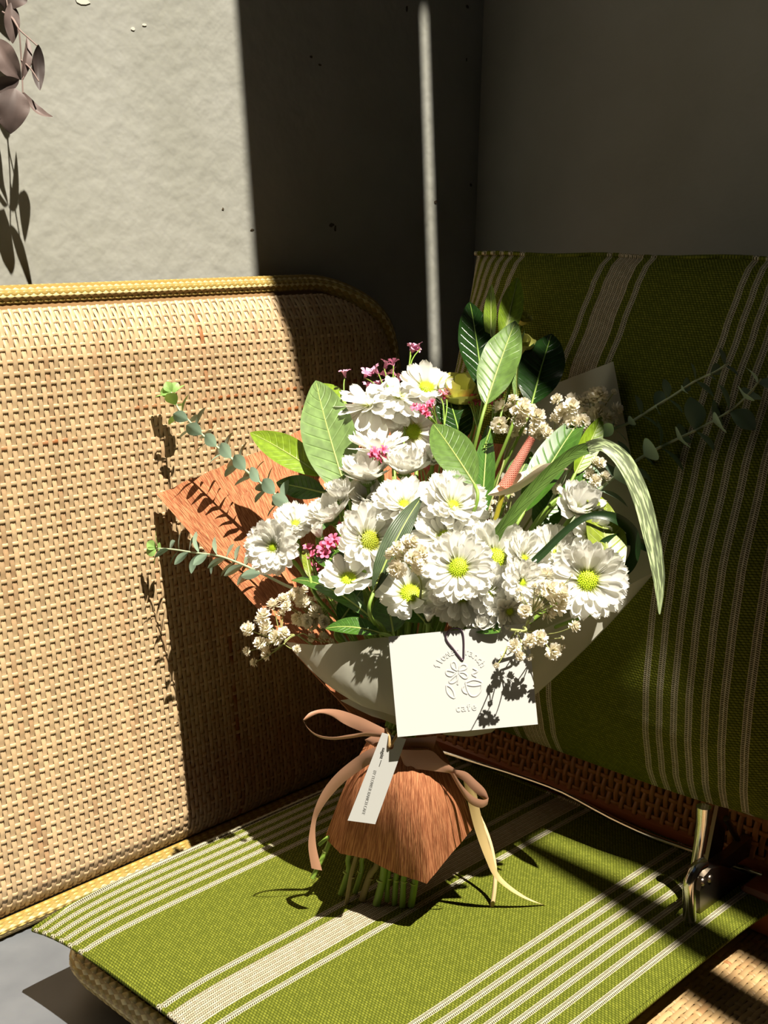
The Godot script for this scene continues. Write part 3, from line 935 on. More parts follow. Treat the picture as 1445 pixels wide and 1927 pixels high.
	var lc := part("label_card", mb.done(), M.card, tg)
	var tw := MB.new()
	tw.tube(spline([at(752, 1376, 1.054), at(744, 1388, 1.044), hole + nn * 0.0016 + ey * 0.001, hole - nn * 0.002 + ey * 0.0005], 5), 0.0013, 0.0013, 7)
	tw.tube(spline([at(727, 1372, 1.056), at(733, 1386, 1.044), hole + nn * 0.0018 - ex * 0.001, hole - nn * 0.002], 5), 0.0013, 0.0013, 7)
	part("twine", tw.done(), M.twine, tg)
	# lettering reads down the tag
	var on_tag := func(px: float, py: float) -> Vector3:
		var r := at(px, py, 1.0) - eye
		return eye + r * ((hole - eye).dot(nn) / r.dot(nn))
	var down := -ey
	var write := func(text: String, size: float, o: Vector3, m: Material, font: String, bold: bool, length: float) -> void:
		var f := SystemFont.new()
		f.font_names = [font]
		if bold: f.font_weight = 700
		var t := TextMesh.new()
		t.text = text; t.font = f; t.font_size = 48; t.pixel_size = size / 48.0; t.depth = 0.0001
		t.horizontal_alignment = HORIZONTAL_ALIGNMENT_LEFT
		var k := length / maxf(t.get_aabb().size.x, 1e-5)
		var b := Basis(down * k, ex * minf(k, 1.3), nn)
		part("lettering", t, m, lc, global_of(lc).affine_inverse() * Transform3D(b, o + nn * 0.0002))
	write.call("sagitt", 0.0085, on_tag.call(722.5, 1407), M.ink, "Droid Serif", true, 0.0098)
	write.call("BY FLOWER RANCH CAFE", 0.0050, on_tag.call(706, 1449), M.ink_grey, "Droid Sans", false, 0.0400)
	var dash := MB.new()
	var d0: Vector3 = on_tag.call(717.5, 1430)
	var dd: Vector3 = on_tag.call(713.5, 1442) - d0
	dash.face([d0 + ex * 0.0003 + nn * 0.0003, d0 - ex * 0.0003 + nn * 0.0003, d0 + dd - ex * 0.0003 + nn * 0.0003, d0 + dd + ex * 0.0003 + nn * 0.0003], nn)
	part("dash", dash.done(), M.ink, lc)
func build_card() -> void:
	var tl := at(731, 1198, 1.046)
	var tr := at(993, 1173, 1.044)
	var bl := at(748, 1387, 1.030)
	var br := at(1012, 1363, 1.028)
	var cd := thing("card", "square cornered white card with embossed flower and cup clipped to the front of the bouquet", "card", (bl + br) / 2.0)
	var ex := ((tr - tl) + (br - bl)).normalized()
	var ey := ((tl - bl) + (tr - br)).normalized()
	var nn := ex.cross(ey).normalized()
	if nn.dot(fw) > 0: nn = -nn
	var mb := MB.new()
	mb.prism([tl, tr, br, bl], -nn * 0.0008)
	var sh := part("sheet", mb.done(), M.card, cd)
	var org := (tl + tr + bl + br) / 4.0
	var q := func(px: float, py: float) -> Vector3:        # a pixel on the card
		var r := at(px, py, 1.0) - eye
		return eye + r * ((org - eye).dot(nn) / r.dot(nn))
	# embossed drawing: soft raised lines
	var rel := MB.new()
	var line := func(pts: Array, closed: bool) -> void:
		var o := []
		for k in pts: o.append(q.call(780 + k[0] / 8.03, 1180 + k[1] / 8.03) - nn * 0.00025)
		if closed: o.append(o[0])
		rel.tube(spline(o, 4), 0.00095, 0.00095, 8)
	for pt in [[[640, 660], [575, 620], [555, 560], [590, 525], [625, 560], [640, 660]], [[670, 660], [690, 590], [740, 565], [785, 590], [770, 635], [670, 665]], [[665, 690], [740, 690], [795, 730], [790, 770], [740, 770], [665, 700]],
			[[645, 725], [640, 800], [580, 845], [530, 840], [540, 800], [640, 715]], [[620, 690], [560, 740], [500, 730], [475, 690], [500, 655], [615, 685]], [[480, 880], [540, 910], [590, 980], [605, 1070], [545, 1050], [490, 980], [480, 885]],
			[[770, 840], [890, 800], [1010, 830], [1000, 870], [890, 890], [790, 870], [770, 840]], [[770, 850], [800, 960], [850, 1035], [930, 1040], [1000, 960], [1015, 850]], [[745, 890], [720, 930], [745, 985], [800, 1010]], [[660, 720], [665, 800], [650, 870]],
			[[880, 625], [950, 670], [870, 715], [935, 755]]]:
		line.call(pt, false)
	part("embossed_drawing", rel.done(), M.card, sh)
	var f := SystemFont.new()
	f.font_names = ["Droid Sans"]
	f.font_weight = 700
	var put := func(ch: String, px: float, py: float, turn: float, size: float) -> void:
		var t := TextMesh.new()
		t.text = ch; t.font = f; t.font_size = 48; t.pixel_size = size / 48.0; t.depth = 0.0008
		var b := Basis(ex, ey, nn) * Basis(Vector3(0, 0, 1), turn)
		part("embossed_letter", t, M.card, sh, global_of(sh).affine_inverse() * Transform3D(b, q.call(px, py) + nn * 0.0001))
	var arc := "flower ranch"
	for k in arc.length():
		if arc[k] == " ": continue
		var an := lerpf(2.72, 0.50, k / 11.0)
		put.call(arc[k], 866 + 47 * cos(an), 1272 - 47 * sin(an), an - PI / 2.0 + 0.06, 0.0078)
	for k in 4: put.call("cafe"[k], 862 + k * 10.0, 1333.5 - k * 1.0, 0.08, 0.0080)
	# bent wire clip over the top edge
	var wire := MB.new()
	var wp := []
	for k in [[852, 1183], [845, 1186], [839, 1196], [841, 1206], [852, 1220], [862, 1233], [869, 1241], [872, 1240], [872.5, 1228], [872.5, 1206], [870, 1190], [863, 1183], [852, 1183]]: wp.append(q.call(k[0], k[1]) + nn * 0.0012)
	wire.tube(spline(wp, 4), 0.0007, 0.0007, 8)
	var wt := thing("wire_clip", "thin drop shaped wire clip on the top edge of the white card", "clip", q.call(862, 1200))
	part("wire", wire.done(), M.wire, wt)

# ---------------------------------------------------------------- daisies
var petals := []
var heads := {}
func petal_mesh(kind: int) -> ArrayMesh:
	var mb := MB.new()
	var rows := []
	var cols := []
	var cup: float = [0.10, 0.22, 0.05, 0.16][kind]
	var curl: float = [0.05, 0.22, -0.20, -0.05][kind]
	var wid: float = [0.19, 0.175, 0.20, 0.185][kind]
	for i in 9:
		var t := i / 8.0
		var w := wid * (0.42 + 0.58 * sin(minf(t * 1.75, 1.5708))) * (sqrt(maxf(0.0, 1.0 - pow(maxf(0.0, (t - 0.72) / 0.28), 2.2) * 0.93)))
		var r := []
		var cc := []
		for j in 7:
			var s := -1.0 + j / 3.0
			var y := cup * s * s * wid * 2.2 * (1.0 - 0.4 * t) + curl * t * t + 0.012 * cos(s * PI * 2.0) * (1.0 - t * 0.5)
			var notch := 0.03 * cos(s * PI * 2.0) * smoothstep(0.8, 1.0, t)
			r.append(Vector3(t * (1.0 - 0.08 * absf(curl)) + notch, y, s * w))
			var k := smoothstep(0.30, 0.0, t)
			cc.append(Color(1, 1, 1).lerp(lin(0.90, 0.92, 0.66), k))
		rows.append(r); cols.append(cc)
	mb.sheet(rows, Vector2.ONE, cols)
	return mb.done()
func disc_mesh(sd: int) -> ArrayMesh:
	var mb := MB.new()
	var rn := RandomNumberGenerator.new()
	rn.seed = sd
	var rows := []
	for i in 7:
		var a := PI / 2.0 * i / 6.0
		var r := []
		for k in 15: r.append(Vector3(cos(TAU * k / 14.0) * cos(a), sin(a) * 0.42, sin(TAU * k / 14.0) * cos(a)))
		rows.append(r)
	var cols := []
	for r in rows:
		var cc := []
		for q in r: cc.append(lin(0.80, 0.86, 0.55))
		cols.append(cc)
	mb.sheet(rows, Vector2.ONE, cols, true)
	# florets in a spiral
	for k in 90:
		var rr := sqrt((k + 0.5) / 90.0)
		var a := k * 2.39996
		var o := Vector3(cos(a) * rr, 0.42 * sqrt(maxf(0.0, 1.0 - rr * rr)) + 0.01, sin(a) * rr)
		var n := Vector3(o.x, 0.9, o.z).normalized()
		var h := rn.randf_range(0.10, 0.22) * (0.7 + 0.6 * rr)
		var x := n.cross(Vector3(0.3, 0.2, 0.9)).normalized() * 0.075
		var z := n.cross(x.normalized()) * 0.075
		var c := lin(0.86, 0.92, 0.35).lerp(lin(1.0, 1.0, 0.75), rn.randf())
		var tip := mb.vert(o + n * h, n, Vector2(), c)
		var b := []
		for q in [x, z, -x, -z]: b.append(mb.vert(o + q, (q.normalized() + n * 0.4).normalized(), Vector2(), c * 0.8))
		for q in 4: mb.tri(tip, b[q], b[(q + 1) % 4])
	return mb.done()
func calyx_mesh() -> ArrayMesh:                              # a cup of green bracts below the petals, unit radius
	var mb := MB.new()
	for ring in 2:
		for k in 11:
			var a := TAU * (k + ring * 0.5) / 11.0
			var d := Vector3(cos(a), 0, sin(a))
			var s := Vector3(-sin(a), 0, cos(a))
			var rows := []
			for i in 5:
				var t := i / 4.0
				var rad := 0.25 + (0.85 + 0.12 * ring) * sin(t * 1.45)
				var y := -0.95 + 1.0 * t + 0.1 * ring
				var w := 0.30 * (1.0 - 0.85 * t * t)
				rows.append([d * rad + Vector3(0, y, 0) - s * w, d * (rad + 0.05) + Vector3(0, y, 0), d * rad + Vector3(0, y, 0) + s * w])
			mb.sheet(rows)
	return mb.done()
# whorls: [petals, elevation in degrees, length]
const WHORLS := {
	"open": [[21, 3, 1.0], [19, 12, 0.94], [17, 23, 0.80], [12, 36, 0.52]],
	"double": [[19, 2, 1.0], [18, 12, 0.95], [17, 24, 0.86], [13, 34, 0.68], [9, 40, 0.42]],
	"cup": [[15, 34, 1.0], [14, 46, 0.97], [11, 58, 0.9]],
	"droop": [[13, -38, 1.0], [13, -14, 1.0], [12, 8, 0.92], [8, 32, 0.75]],
	"few": [[13, 10, 1.0], [11, 26, 0.86]],
	"half": [[11, 52, 1.0], [10, 66, 0.95], [8, 78, 0.85]],
	"bud": [[9, 74, 1.0], [8, 82, 0.98]],
}
func daisy(px: float, py: float, r_px: float, a: float, b: float, kind: String, dd: float, label: String, foot: Vector3, olive := false) -> void:
	var d := dep(px, py) + dd
	var pos := at(px, py, d)
	var nrm := faced(a, b)
	var rad := r_px * d / F
	var t := thing("daisy_bud" if kind == "bud" else "daisy", label, "flower", pos, "white daisies in the bouquet")
	t.transform = frame(pos, nrm)
	var disc_r := 0.30 if kind in ["open", "few"] else 0.18 if kind == "double" else 0.13
	var ln := rad / (0.9 if kind in ["open", "double", "few", "droop"] else 0.62 if kind in ["cup"] else 1.0)
	if kind == "bud": ln = rad * 1.7
	elif kind == "half": ln = rad * 1.35
	elif kind == "cup": ln = rad * 1.22
	elif kind == "droop": ln = rad * 1.15
	for w in WHORLS[kind]:
		var off := rng.randf() * TAU
		for k in w[0]:
			var ph: float = off + TAU * (k + rng.randf_range(-0.18, 0.18)) / w[0]
			var e := deg_to_rad(w[1] + rng.randf_range(-8, 8))
			var dir := Vector3(cos(ph) * cos(e), sin(e), sin(ph) * cos(e))
			var no := Vector3(-cos(ph) * sin(e), cos(e), -sin(ph) * sin(e))
			var si := dir.cross(no)
			var l: float = ln * w[2] * rng.randf_range(0.88, 1.06)
			var r0: float = ln * disc_r * (0.85 if kind in ["open", "few", "double"] else 0.6)
			if kind in ["bud", "half", "cup"]: r0 = ln * 0.13
			var roll := rng.randf_range(-0.3, 0.3)
			no = no.rotated(dir, roll); si = si.rotated(dir, roll)
			var fat := rng.randf_range(0.9, 1.2) * (1.25 if kind in ["bud", "half", "cup", "few"] else 1.05)
			if kind in ["open", "double", "few"]: l = minf(l, ln * 1.02 - r0 * 0.6)
			var m: ArrayMesh = petals[[0, 1, 3, 1][rng.randi() % 4]] if kind != "droop" else petals[[2, 0, 3][rng.randi() % 3]]
			if kind in ["bud", "half", "cup"]: m = petals[[1, 0, 3][rng.randi() % 3]]
			part("petal", m, M.petal, t, Transform3D(Basis(dir * l, no * l, si * l * fat), Vector3(cos(ph) * r0, (w[1] / 90.0) * ln * 0.05, sin(ph) * r0)))
	var dm: Material = M.disc_olive if olive else M.disc
	if kind in ["open", "double", "few"]:
		part("disc", heads.disc, dm, t, Transform3D(Basis.from_scale(Vector3.ONE * ln * disc_r), Vector3(0, ln * 0.01, 0)), "yellow green centre")
	var cs := ln * (0.24 if kind in ["cup", "half", "bud"] else 0.2)
	part("calyx", heads.calyx, M.calyx, t, Transform3D(Basis.from_scale(Vector3(cs, cs, cs)), Vector3(0, 0, 0)))
	var sm := MB.new()
	var s0 := pos - nrm * cs * 0.9
	var run := foot - s0
	sm.tube(spline([s0, s0 - nrm * minf(0.03, run.length() * 0.25) + run * 0.12, s0.lerp(foot, 0.5) + fw * 0.012, foot], 5), 0.0022, 0.0019, 7)
	part("stem", sm.done(), M.stem, t)
func waist_point() -> Vector3:
	var a := rng.randf() * TAU
	var r := 0.016 * sqrt(rng.randf())
	return at(757, 1368, 1.105) + rt * cos(a) * r + fw * sin(a) * r
func build_daisies() -> void:
	for k in 4: petals.append(petal_mesh(k))
	heads.disc = disc_mesh(4)
	heads.calyx = calyx_mesh()
	var list := [
		[697, 762, 60, -0.35, 1.7, "droop", 0.0, "big white daisy with drooping petals at the upper left, under the dark pink blossoms"],
		[752, 748, 50, 0.35, 1.5, "droop", 0.01, "white daisy with drooping petals touching the right of the big drooping daisy"],
		[802, 730, 44, 0.3, 0.9, "few", 0.03, "half shaded white daisy standing highest, right of the drooping daisies"],
		[776, 812, 46, 0.3, -0.1, "few", 0.05, "shaded white daisy behind the straight green stem, below the highest daisy"],
		[712, 846, 50, 0.0, 2.6, "few", 0.0, "flat spread white daisy above a pink sprig, seen from the side"],
		[692, 905, 46, -0.22, 2.3, "cup", 0.0, "cup shaped white daisy on green bracts, left of two in a row"],
		[760, 893, 42, 0.05, 2.6, "cup", 0.0, "cup shaped white daisy on green bracts, right of two in a row"],
		[640, 942, 30, -0.3, 2.0, "half", -0.015, "half opened white daisy bud in front of the large pale green leaf"],
		[686, 940, 34, 0.1, 1.0, "cup", 0.02, "white daisy tucked behind the half opened bud"],
		[760, 950, 52, -0.1, 1.0, "double", -0.01, "dense double white daisy above the tip of the striped leaf"],
		[852, 952, 60, 0.45, 0.75, "double", -0.01, "dense double white daisy with pale lemon centre, below the green oval leaf"],
		[842, 884, 24, 0.05, 2.2, "bud", 0.014, "plump white daisy bud left of the green oval leaf"],
		[815, 866, 24, 0.1, 0.7, "cup", 0.02, "small white daisy between the cup shaped daisy and the plump bud"],
		[626, 978, 42, -0.8, 1.5, "cup", 0.0, "white daisy turned to the left showing its bracts below the half opened bud"],
		[602, 1012, 17, -0.4, 1.7, "bud", -0.01, "small white daisy bud beside the bright pink sprig"],
		[514, 1030, 46, -0.3, 0.1, "double", 0.0, "leftmost white daisy with small green centre over the brown flap"],
		[556, 986, 38, 0.1, 0.9, "double", 0.015, "white daisy tucked behind the leftmost daisy"],
		[694, 1018, 60, 0.55, 0.35, "open", -0.01, "white daisy with olive centre half covered by the striped leaf"],
		[655, 1090, 46, -0.1, 1.2, "few", -0.005, "small white daisy resting between two green leaves at the lower left"],
		[840, 1015, 56, 0.0, 0.85, "open", -0.005, "white daisy with lime centre tilted up, above the central daisy"],
		[862, 1069, 57, -0.05, 0.25, "open", -0.02, "central white daisy with bright lime centre facing the viewer"],
		[931, 1052, 62, -0.1, 0.35, "open", 0.008, "white daisy with bright yellow centre and a dark speck, right of the central daisy"],
		[985, 1052, 46, 0.75, 0.5, "double", -0.005, "dense white daisy turned right behind the yellow centred daisy"],
		[772, 1118, 58, -0.05, 0.75, "few", 0.014, "white daisy with few tall petals above the left end of the card"],
		[868, 1116, 54, 0.1, 0.1, "open", 0.015, "white daisy hanging below the central daisy, its centre half covered"],
		[925, 1112, 46, 0.4, 0.1, "double", 0.015, "white daisy in half shade below the yellow centred daisy"],
		[958, 1150, 42, 0.3, -0.2, "double", 0.03, "white daisy hanging just above the right half of the card"],
		[905, 1181, 20, 0.1, 0.9, "half", 0.035, "small white bud peeping over the top edge of the card"],
		[1037, 1042, 46, 0.05, 0.45, "open", 0.02, "shaded white daisy with green centre behind the curling grass blade"],
		[1105, 1093, 62, 0.0, 0.15, "open", 0.0, "large white daisy with green centre at the far right beside the white paper"],
		[1083, 960, 44, 0.35, 0.8, "cup", 0.0, "white daisy seen from the side in front of the yellow green leaf"],
		[1112, 1004, 34, 0.2, -0.1, "few", 0.0, "small white daisy hanging under the one by the yellow green leaf"],
		[982, 1096, 38, 0.5, 0.2, "double", -0.005, "white daisy with a tiny yellow centre left of the right baby's breath"],
		[806, 1168, 16, 0.0, 1.2, "bud", 0.015, "tiny white daisy bud behind the card under the tall petalled daisy"],
		[1062, 1062, 38, 0.1, 0.6, "double", 0.03, "white daisy in shade behind the large daisy at the far right"],
	]
	for q in list:
		var before := get_child_count()
		daisy(q[0], q[1], q[2], q[3], q[4], q[5], q[6], q[7], waist_point(), str(q[7]).contains("olive"))
		if str(q[7]).contains("speck"):
			var host: Node3D = get_child(before)
			var sp := MB.new()
			var o := host.position + host.basis.y * 0.006 + up * 0.003 - rt * 0.003
			sp.tube([o - rt * 0.0022 + up * 0.001, o, o + rt * 0.0018], 0.0005, 0.0009, 6)
			sp.tube([o, o + up * 0.0022 + rt * 0.0008], 0.0003, 0.0002, 5)
			part("speck", sp.done(), M.ink, host, null, "dark speck")
	# the cut ends that show under the paper skirt
	var ends := [[588, 1652, 640, 1540, 0.125, 5.6, 0, "bright green cut stem splayed out farthest left"], [600, 1590, 650, 1540, 0.16, 4.4, 0, "short green stem end just above the farthest left one"], [641, 1683, 664, 1590, 0.105, 6.5, 0, "green stem end with a swollen node, second from the left"],
		[652, 1700, 676, 1590, 0.102, 5.0, 1, "torn pale stem end with a dry leaf scrap"], [668, 1680, 690, 1590, 0.104, 6, 0, "thin shaded green stem left of the woody stem"], [681, 1694, 716, 1600, 0.103, 7.5, 1, "knobbly brown woody stem end"], [708, 1703, 726, 1600, 0.102, 9, 0, "thickest green cut stem in the middle of the bundle"],
		[728, 1696, 738, 1600, 0.104, 6, 0, "shaded green stem behind the thickest one"], [742, 1703, 750, 1600, 0.102, 6.5, 0, "green cut stem right of the thickest one"], [757, 1707, 764, 1600, 0.102, 7, 0, "straight dark green cut stem, second from the right"], [773, 1706, 785, 1610, 0.102, 8, 0, "bright green cut stem at the right end of the bundle"]]
	for e in ends:
		var lo := on_y(e[0], e[1], e[4])
		var d: float = deep(lo)
		var hi := at(e[2], e[3], lerpf(d, 1.10, 0.5) + 0.01)
		var top := waist_point()
		var t := thing("cut_stem", e[7], "stem", lo, "cut stems under the wrapping")
		var m := MB.new()
		var r: float = e[5] * 0.85 * d / F
		m.tube(spline([top, hi, lo.lerp(hi, 0.5) + rt * rng.randf_range(-0.002, 0.002), lo], 5), r * 0.8, r, 9)
		var sk := part("stalk", m.done(), M.stem_woody if e[6] else M.stem, t)
		var nd := MB.new()
		var nc := lo.lerp(hi, 0.45)
		nd.tube([nc - (hi - lo) * 0.012, nc, nc + (hi - lo) * 0.012], r * 1.1, r * 1.08, 9)
		part("node", nd.done(), M.stem_woody if e[6] else M.stem_pale, sk)

# ---------------------------------------------------------------- leaves
# one leaf between base and tip: w half width, n the way its upper face looks, bend lifts the middle, fold raises the edges
func leaf_mesh(b: Vector3, tip: Vector3, w: float, n: Vector3, bend: float, fold: float, wave: float, p := 0.85, twist := 0.0, nt := 22) -> ArrayMesh:
	var ax := tip - b
	var l := ax.length()
	ax /= l
	var nn := (n - ax * n.dot(ax)).normalized()
	var sd := ax.cross(nn)
	var rows := []
	for i in nt + 1:
		var t := i / float(nt)
		var ww := w * pow(maxf(sin(PI * pow(t, p)), 0.0), 0.8) + 0.0004
		var c := b + ax * l * t + nn * bend * l * 4.0 * t * (1.0 - t)
		var s2 := sd.rotated(ax, twist * (t - 0.5))
		var n2 := nn.rotated(ax, twist * (t - 0.5))
		var r := []
		for j in 9:
			var s := -1.0 + j / 4.0
			r.append(c + s2 * s * ww * (1.0 - 0.25 * absf(fold) * absf(s)) + n2 * ww * (fold * absf(s) + wave * sin(t * 15.0 + s * 1.5) * s * s))
		rows.append(r)
	var mb := MB.new()
	mb.sheet(rows)
	return mb.done()
func rib_mesh(b: Vector3, tip: Vector3, n: Vector3, bend: float, r: float) -> ArrayMesh:
	var ax := (tip - b).normalized()
	var nn := (n - ax * n.dot(ax)).normalized()
	var p := []
	for i in 11:
		var t := i / 10.0 * 0.97
		p.append(b.lerp(tip, t) + nn * bend * b.distance_to(tip) * 4.0 * t * (1.0 - t))
	var mb := MB.new()
	mb.tube(p, r, r * 0.3, 6)
	return mb.done()
func build_leaves() -> void:
	# base px, tip px, half width px, facing a/b, bend, fold, wave, material, depth offset base/tip, label, stalk
	var list := [
		[655, 935, 594, 716, 55, -0.25, 0.35, 0.06, 0.16, 0.05, "leaf_pale", 0.01, 0.0, "large pale green leaf with deep veins standing at the left above the half opened bud"],
		[650, 760, 596, 722, 18, 0.6, 0.4, 0.05, 0.3, 0.0, "leaf_lime", 0.03, 0.03, "bright lime leaf tip showing behind the large pale leaf"],
		[606, 896, 471, 814, 33, -0.2, 0.6, 0.05, 0.28, 0.0, "leaf_lime", 0.015, 0.0, "lime green leaf pointing left beside the large pale leaf"],
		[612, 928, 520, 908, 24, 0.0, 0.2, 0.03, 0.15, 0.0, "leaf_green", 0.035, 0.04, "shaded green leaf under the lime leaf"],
		[908, 735, 884, 568, 40, 0.15, 0.2, 0.03, 0.2, 0.05, "leaf_dark", 0.02, 0.035, "dark glossy leaf left of the pale pointed leaf at the top"],
		[914, 762, 970, 604, 40, -0.2, 0.25, 0.03, 0.22, 0.1, "leaf_mid", -0.02, -0.02, "pale green pointed leaf with a curled tip in front of the top leaves"],
		[925, 650, 925, 536, 14, -0.5, 0.2, 0.02, 0.3, 0.0, "leaf_lime", 0.025, 0.03, "narrow green leaf, left of the two tallest leaves"],  # lighter lime colour stands in for light on this leaf
		[945, 645, 974, 522, 24, 0.1, 0.15, 0.03, 0.3, 0.0, "leaf_lime", 0.03, 0.035, "broad green leaf reaching highest in the bouquet"],  # its lime tone too is lightened to imitate light from above
		[1000, 762, 1038, 628, 46, -0.2, 0.2, 0.03, 0.15, 0.05, "leaf_dark", 0.01, 0.03, "dark glossy leaf right of the pale yellow rosebud"],
		[974, 760, 988, 622, 10, -1.2, 0.1, 0.05, 0.5, 0.0, "leaf_pale", -0.005, -0.005, "pale leaf seen edge on between the rosebud and the dark leaf"],
		[893, 912, 815, 798, 40, -0.1, 0.35, 0.05, 0.2, 0.0, "leaf_mid", -0.02, -0.02, "smooth green oval leaf leaning left in the middle of the bouquet"],
		[905, 985, 918, 800, 24, -0.4, 0.1, 0.0, 0.2, 0.0, "leaf_green", 0.03, 0.03, "shaded green leaf behind the stalk of the pale pointed leaf"],
		[985, 965, 1102, 776, 38, -0.5, 0.2, 0.04, 0.25, 0.0, "leaf_green", 0.005, 0.0, "large green leaf behind the arching grass blade, pointing up right"],
		[1082, 892, 1132, 784, 22, 0.3, 0.4, 0.03, 0.3, 0.0, "leaf_lime", 0.005, 0.0, "sunlit lime leaf at the bend of the arching grass blade"],
		[1052, 935, 1124, 888, 16, 0.1, 0.6, 0.03, 0.2, 0.0, "leaf_green", 0.02, 0.01, "small green leaf under the sunlit lime leaf"],
		[1150, 1108, 1112, 922, 40, 0.2, 0.2, 0.08, 0.2, 0.05, "leaf_olive", 0.012, 0.0, "wide yellow green leaf at the far right behind the grass loop"],
		[703, 1115, 796, 932, 24, -0.3, 0.15, 0.10, 0.35, 0.08, "leaf_striped", -0.03, -0.04, "grey green leaf with pale lengthwise stripes leaning across the front"],
		[700, 1165, 548, 1092, 20, -0.1, 1.0, 0.16, 0.2, 0.0, "leaf_green", 0.03, 0.01, "long green leaf arching left over the baby's breath"],
		[716, 1192, 612, 1183, 22, 0.0, 1.0, 0.10, 0.25, 0.0, "leaf_green", 0.025, 0.01, "green leaf lying on the rim of the white paper at the left"],
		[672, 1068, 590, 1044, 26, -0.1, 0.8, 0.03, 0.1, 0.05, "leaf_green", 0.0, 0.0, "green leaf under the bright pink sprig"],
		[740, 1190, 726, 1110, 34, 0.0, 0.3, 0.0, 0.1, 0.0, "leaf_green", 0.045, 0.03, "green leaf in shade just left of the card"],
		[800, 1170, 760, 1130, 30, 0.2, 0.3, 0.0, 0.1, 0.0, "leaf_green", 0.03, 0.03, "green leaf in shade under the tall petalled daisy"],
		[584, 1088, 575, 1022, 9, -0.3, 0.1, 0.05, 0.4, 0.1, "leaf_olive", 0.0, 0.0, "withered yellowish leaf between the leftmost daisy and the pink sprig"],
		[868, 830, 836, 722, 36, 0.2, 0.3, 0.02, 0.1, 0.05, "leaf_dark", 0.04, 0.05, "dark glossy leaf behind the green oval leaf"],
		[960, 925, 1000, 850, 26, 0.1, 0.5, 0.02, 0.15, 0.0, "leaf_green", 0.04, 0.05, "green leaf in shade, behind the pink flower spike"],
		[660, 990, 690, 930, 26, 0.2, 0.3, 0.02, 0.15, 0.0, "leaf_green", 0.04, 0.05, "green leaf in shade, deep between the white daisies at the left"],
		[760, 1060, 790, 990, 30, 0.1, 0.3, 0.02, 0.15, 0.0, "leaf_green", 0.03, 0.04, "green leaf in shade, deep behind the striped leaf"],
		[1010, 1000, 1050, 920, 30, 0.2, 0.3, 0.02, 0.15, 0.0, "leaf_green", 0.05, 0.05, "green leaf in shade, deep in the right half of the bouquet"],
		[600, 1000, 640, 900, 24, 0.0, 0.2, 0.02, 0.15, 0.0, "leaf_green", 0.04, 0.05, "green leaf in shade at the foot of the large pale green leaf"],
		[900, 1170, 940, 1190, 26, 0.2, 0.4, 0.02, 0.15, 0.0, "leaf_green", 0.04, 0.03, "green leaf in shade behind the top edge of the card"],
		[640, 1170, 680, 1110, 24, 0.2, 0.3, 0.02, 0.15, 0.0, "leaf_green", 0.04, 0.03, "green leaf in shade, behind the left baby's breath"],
	]
	for q in list:
		var db: float = dep(q[0], q[1]) + q[11]
		var dt: float = dep(q[2], q[3]) + q[12]
		var b := at(q[0], q[1], db)
		var tip := at(q[2], q[3], dt)
		var n := faced(q[5], q[6])
		var w: float = q[4] * db / F
		var t := thing("leaf", q[13], "leaf", b)
		var lb := part("leaf_blade", leaf_mesh(b, tip, w, n, q[7], q[8], q[9]), M[q[10]], t)
		part("midrib", rib_mesh(b, tip, n, q[7], 0.0011), M.stem_pale if q[10] != "leaf_dark" else M.stem, lb, null, "paler midrib")
		var foot := waist_point()
		var sm := MB.new()
		var dirb := (b - tip).normalized()
		sm.tube(spline([b, b + dirb * 0.012 + (foot - b) * 0.06, b.lerp(foot, 0.4) + fw * 0.03, foot], 5), 0.0016, 0.0019, 7)
		part("leaf_stalk", sm.done(), M.stem, t)
	# grass blades: two edges follow one path
	var blade := func(path: Array, half: Array, m: Material, label: String, flat: Vector3) -> void:
		var c := spline(px3(path), 7)
		var rows := []
		for i in c.size():
			var t: Vector3 = (c[mini(i + 1, c.size() - 1)] - c[maxi(i - 1, 0)]).normalized()
			var s := t.cross(flat).normalized()
			var f := i / (c.size() - 1.0) * (half.size() - 1)
			var k := mini(int(f), half.size() - 2)
			var w: float = lerpf(half[k], half[k + 1], f - k)
			var up2 := s.cross(t)
			rows.append([c[i] - s * w + up2 * w * 0.25, c[i] - s * w * 0.5 + up2 * w * 0.06, c[i], c[i] + s * w * 0.5 + up2 * w * 0.06, c[i] + s * w + up2 * w * 0.25])
		var mb := MB.new()
		mb.sheet(rows)
		var th := thing("grass_blade", label, "leaf", c[0])
		part("leaf_blade", mb.done(), m, th)
	blade.call([[860, 1150, 1.10], [905, 1050, 1.08], [960, 975, 1.065], [1020, 905, 1.06], [1075, 856, 1.055], [1112, 842, 1.05]], [0.003, 0.0045, 0.0055, 0.006, 0.0055, 0.005], M.leaf_mid, "green grass blade rising to the sharp bend over the pink spike flower", -fw)
	blade.call([[1106, 843, 1.05], [1135, 838, 1.046], [1172, 868, 1.042], [1202, 930, 1.038], [1224, 1010, 1.034], [1238, 1085, 1.03], [1241, 1156, 1.03]], [0.006, 0.0055, 0.008, 0.0085, 0.008, 0.006, 0.0006], M.blade, "pale mottled grass blade arching down over the right edge", (-fw + rt * 0.3).normalized())
	blade.call([[985, 1075, 1.05], [1020, 1042, 1.05], [1070, 994, 1.05], [1110, 971, 1.05], [1155, 974, 1.05], [1188, 1000, 1.055], [1195, 1035, 1.06], [1182, 1066, 1.06], [1158, 1078, 1.055], [1132, 1062, 1.05], [1127, 1035, 1.048], [1145, 1018, 1.05], [1180, 1015, 1.06], [1222, 1032, 1.07], [1240, 1050, 1.08]], [0.003, 0.0035, 0.003, 0.003, 0.0045, 0.005, 0.0045, 0.005, 0.0055, 0.004, 0.0035, 0.0045, 0.005, 0.004, 0.001], M.blade_dark, "dark green grass blade curled into a loop at the right", -fw)

